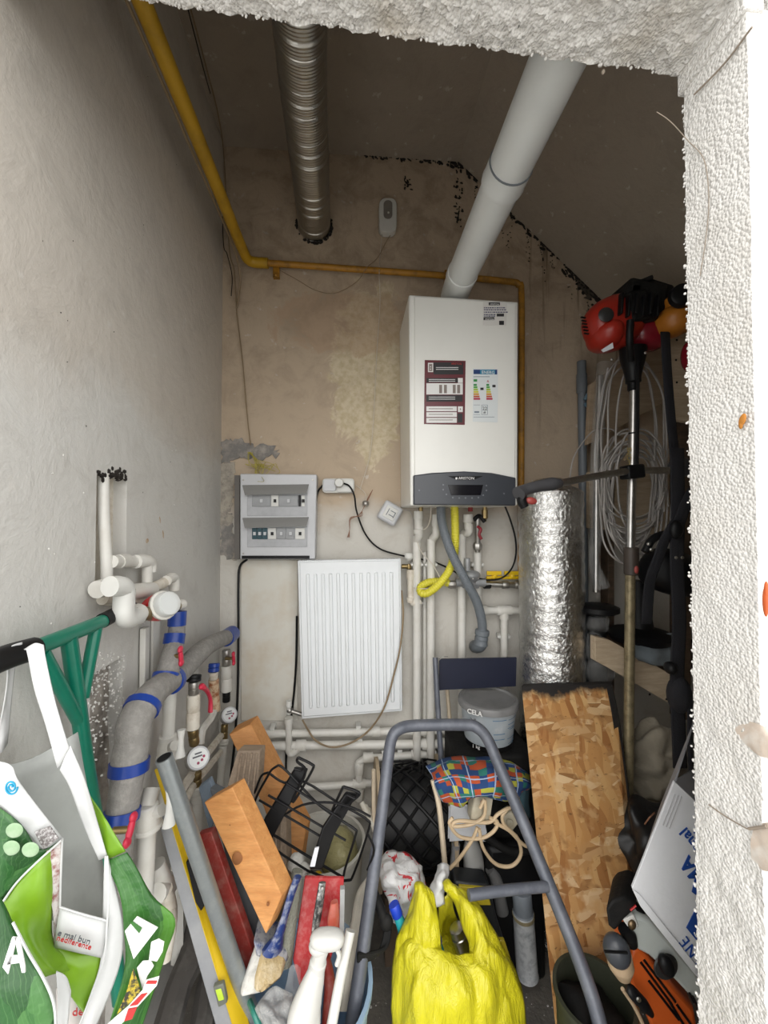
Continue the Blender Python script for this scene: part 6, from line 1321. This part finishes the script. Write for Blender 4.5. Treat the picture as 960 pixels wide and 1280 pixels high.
# chainsaw-like blower
t = thing('hedge_trimmer', P(830, 1290, .8), 'orange and light grey petrol garden tool below the white cardboard box', 'tool')
K = .86
cover = mat('cover_grey', (.50, .54, .52), .4, dirt=.15)
MB().prism([P(x, y, K) for x, y in ((791, 1187), (800, 1186), (806, 1192), (868, 1262), (880, 1330), (830, 1330), (812, 1280), (788, 1228), (786, 1205))], (.03, .10, 0)).build('body', orange_pl, t, bevel=.010, segs=3)
MB().prism([P(x, y, K-.01) for x, y in ((780, 1152), (796, 1144), (812, 1150), (840, 1180), (868, 1212), (885, 1240), (885, 1270), (868, 1252), (840, 1222), (812, 1196), (796, 1188))], (.03, .09, 0)).build('top_cover', cover, t, bevel=.008, segs=3)
MB().prism([P(x, y, K-.014) for x, y in ((779, 1150), (793, 1144), (799, 1158), (789, 1165))], (0, .02, 0)).build('bracket', white_plastic, t, bevel=.002)
MB().ell(P(790, 1156, K-.016), (.009, .006, .010)).build('bolt', mat('bronze', (.20, .14, .08), .35, .8), t)
MB().prism([P(x, y, K-.02) for x, y in ((757, 1136), (765, 1125), (780, 1121), (792, 1127), (796, 1136), (780, 1150), (768, 1166), (760, 1158))], (.075, .09, -.02)).build('air_filter', black_rough, t, bevel=.008, segs=3)
MB().tube([P(788, 1138, K-.022), P(795, 1132, K-.022)], .002, 6).build('red_trim', ink_red, t)
MB().prism([P(x, y, K) for x, y in ((796, 1138), (806, 1140), (813, 1152), (798, 1158))], (0, .05, 0)).build('latch', black, t, bevel=.003)
MB().tube([P(779, 1160, K-.01), P(786, 1170, K-.01), P(790, 1180, K-.01)], [.012, .016, .012], 12).build('intake', black, t)
MB().ell(P(771, 1188, K-.03), (.027, .025, .032), rotm(0, -15, 0), 24, 14).build('fuel_cap', mat('cap_slate', (.05, .055, .065), .35), t)
MB().box(P(770, 1190, K-.056), (.05, .004, .003), rotm(0, 8, 0)).build('cap_slot', black, t)
MB().tube([P(773, 1192, K-.015), P(776, 1206, K-.015), P(779, 1220, K-.015)], [.026, .026, .015], 18).build('fuel_tank', mat('tan_tank', (.46, .34, .22), .4), t)
MB().ell(P(833, 1207, K-.022), (.016, .014, .024), rotm(0, -25, 0)).build('choke_knob', black, t)
MB().lathe(P(832, 1208, K-.012), (0, -1, 0), [(0, .028), (.003, .026)], 20).build('choke_shadow', mat('shadow_ring', (.03, .03, .03), .5), t)  # dark disc stands in for the shadow around the choke knob
for i, (x0, y0, x1, y1) in enumerate(((801, 1203, 840, 1256), (805, 1200, 844, 1252), (811, 1226, 848, 1274), (838, 1254, 860, 1290), (846, 1256, 866, 1284))):
    a = P(x0, y0, K-.001); b_ = P(x1, y1, K-.001); MB().tube([a, b_], .0032, 6, flat=.8).build('vent_slot', black, t)
MB().tube([P(783, 1234, K-.03), P(790, 1240, K-.035), P(805, 1256, K-.035), P(815, 1268, K-.03)], [.007, .012, .012, .006], 12, flat=.7).build('lever', black, t)
MB().lathe(P(798, 1249, K-.045), (0, -1, 0), [(0, .005), (.003, .004)], 12).build('screw', steel, t)
for i in range(2): MB().tube([P(862+i*4, 1242+i*4, K-.012), P(867+i*4, 1252+i*4, K-.012)], .0028, 6).build('vent_slot', black, t)
MB().tube([P(778, 1236, K-.02), P(795, 1262, K-.02), P(812, 1300, K-.02)], .004, 8).build('guard_edge', mat('tan_tank', (.46, .34, .22)), t)
# dark tub at the bottom
c = P(742, 1240, .92)
t = thing('rubber_tub', Vector((c.x, c.y, 0)), 'dark green rubber tub standing in front of the chipboard bottom', 'bucket')
bucket(t, c, .07, .085, c.z-.001, mat('dark_green_rubber', (.035, .04, .025), .6, dirt=.4, bump=.3), rim=.004)
MB().ell(c+Vector((0, 0, -.06)), (.07, .07, .04), amp=.4, fr=20).build('contents', black_rough, t)
# small scattered chips of plaster on the floor
mb = MB(); random.seed(5)
for i in range(260):
    x = random.uniform(-.45, .9); y = random.uniform(.7, 1.6); r = random.uniform(.0015, .005); mb.ell(Vector((x, y, r*.5)), (r, r*random.uniform(.6, 1.2), r*.6), seg=5, rings=3)
o = mb.build('plaster_chips', eps_m); tag(o, 'tiny white plaster and foam chips scattered over the dusty floor', 'debris', kind='stuff')

# prints too small to pick apart stay joined
for o in bpy.data.objects:
    if o.parent and o.name.split('.')[0] in ('print_block', 'print_lines', 'print_detail', 'white_field', 'dark_field', 'flag_field', 'rating_bar', 'arrow_tag', 'buttons', 'groove', 'wires', 'top_grille', 'tap', 'ragged_sealant', 'lettering', 'rust_stain', 'orange_mark', 'air_filter_fins', 'foam_beads', 'handle', 'fitting') and o.type == 'MESH':
        if o.name.split('.')[0] not in ('handle', 'lettering', 'fitting', 'tap'): o['kind'] = 'stuff'
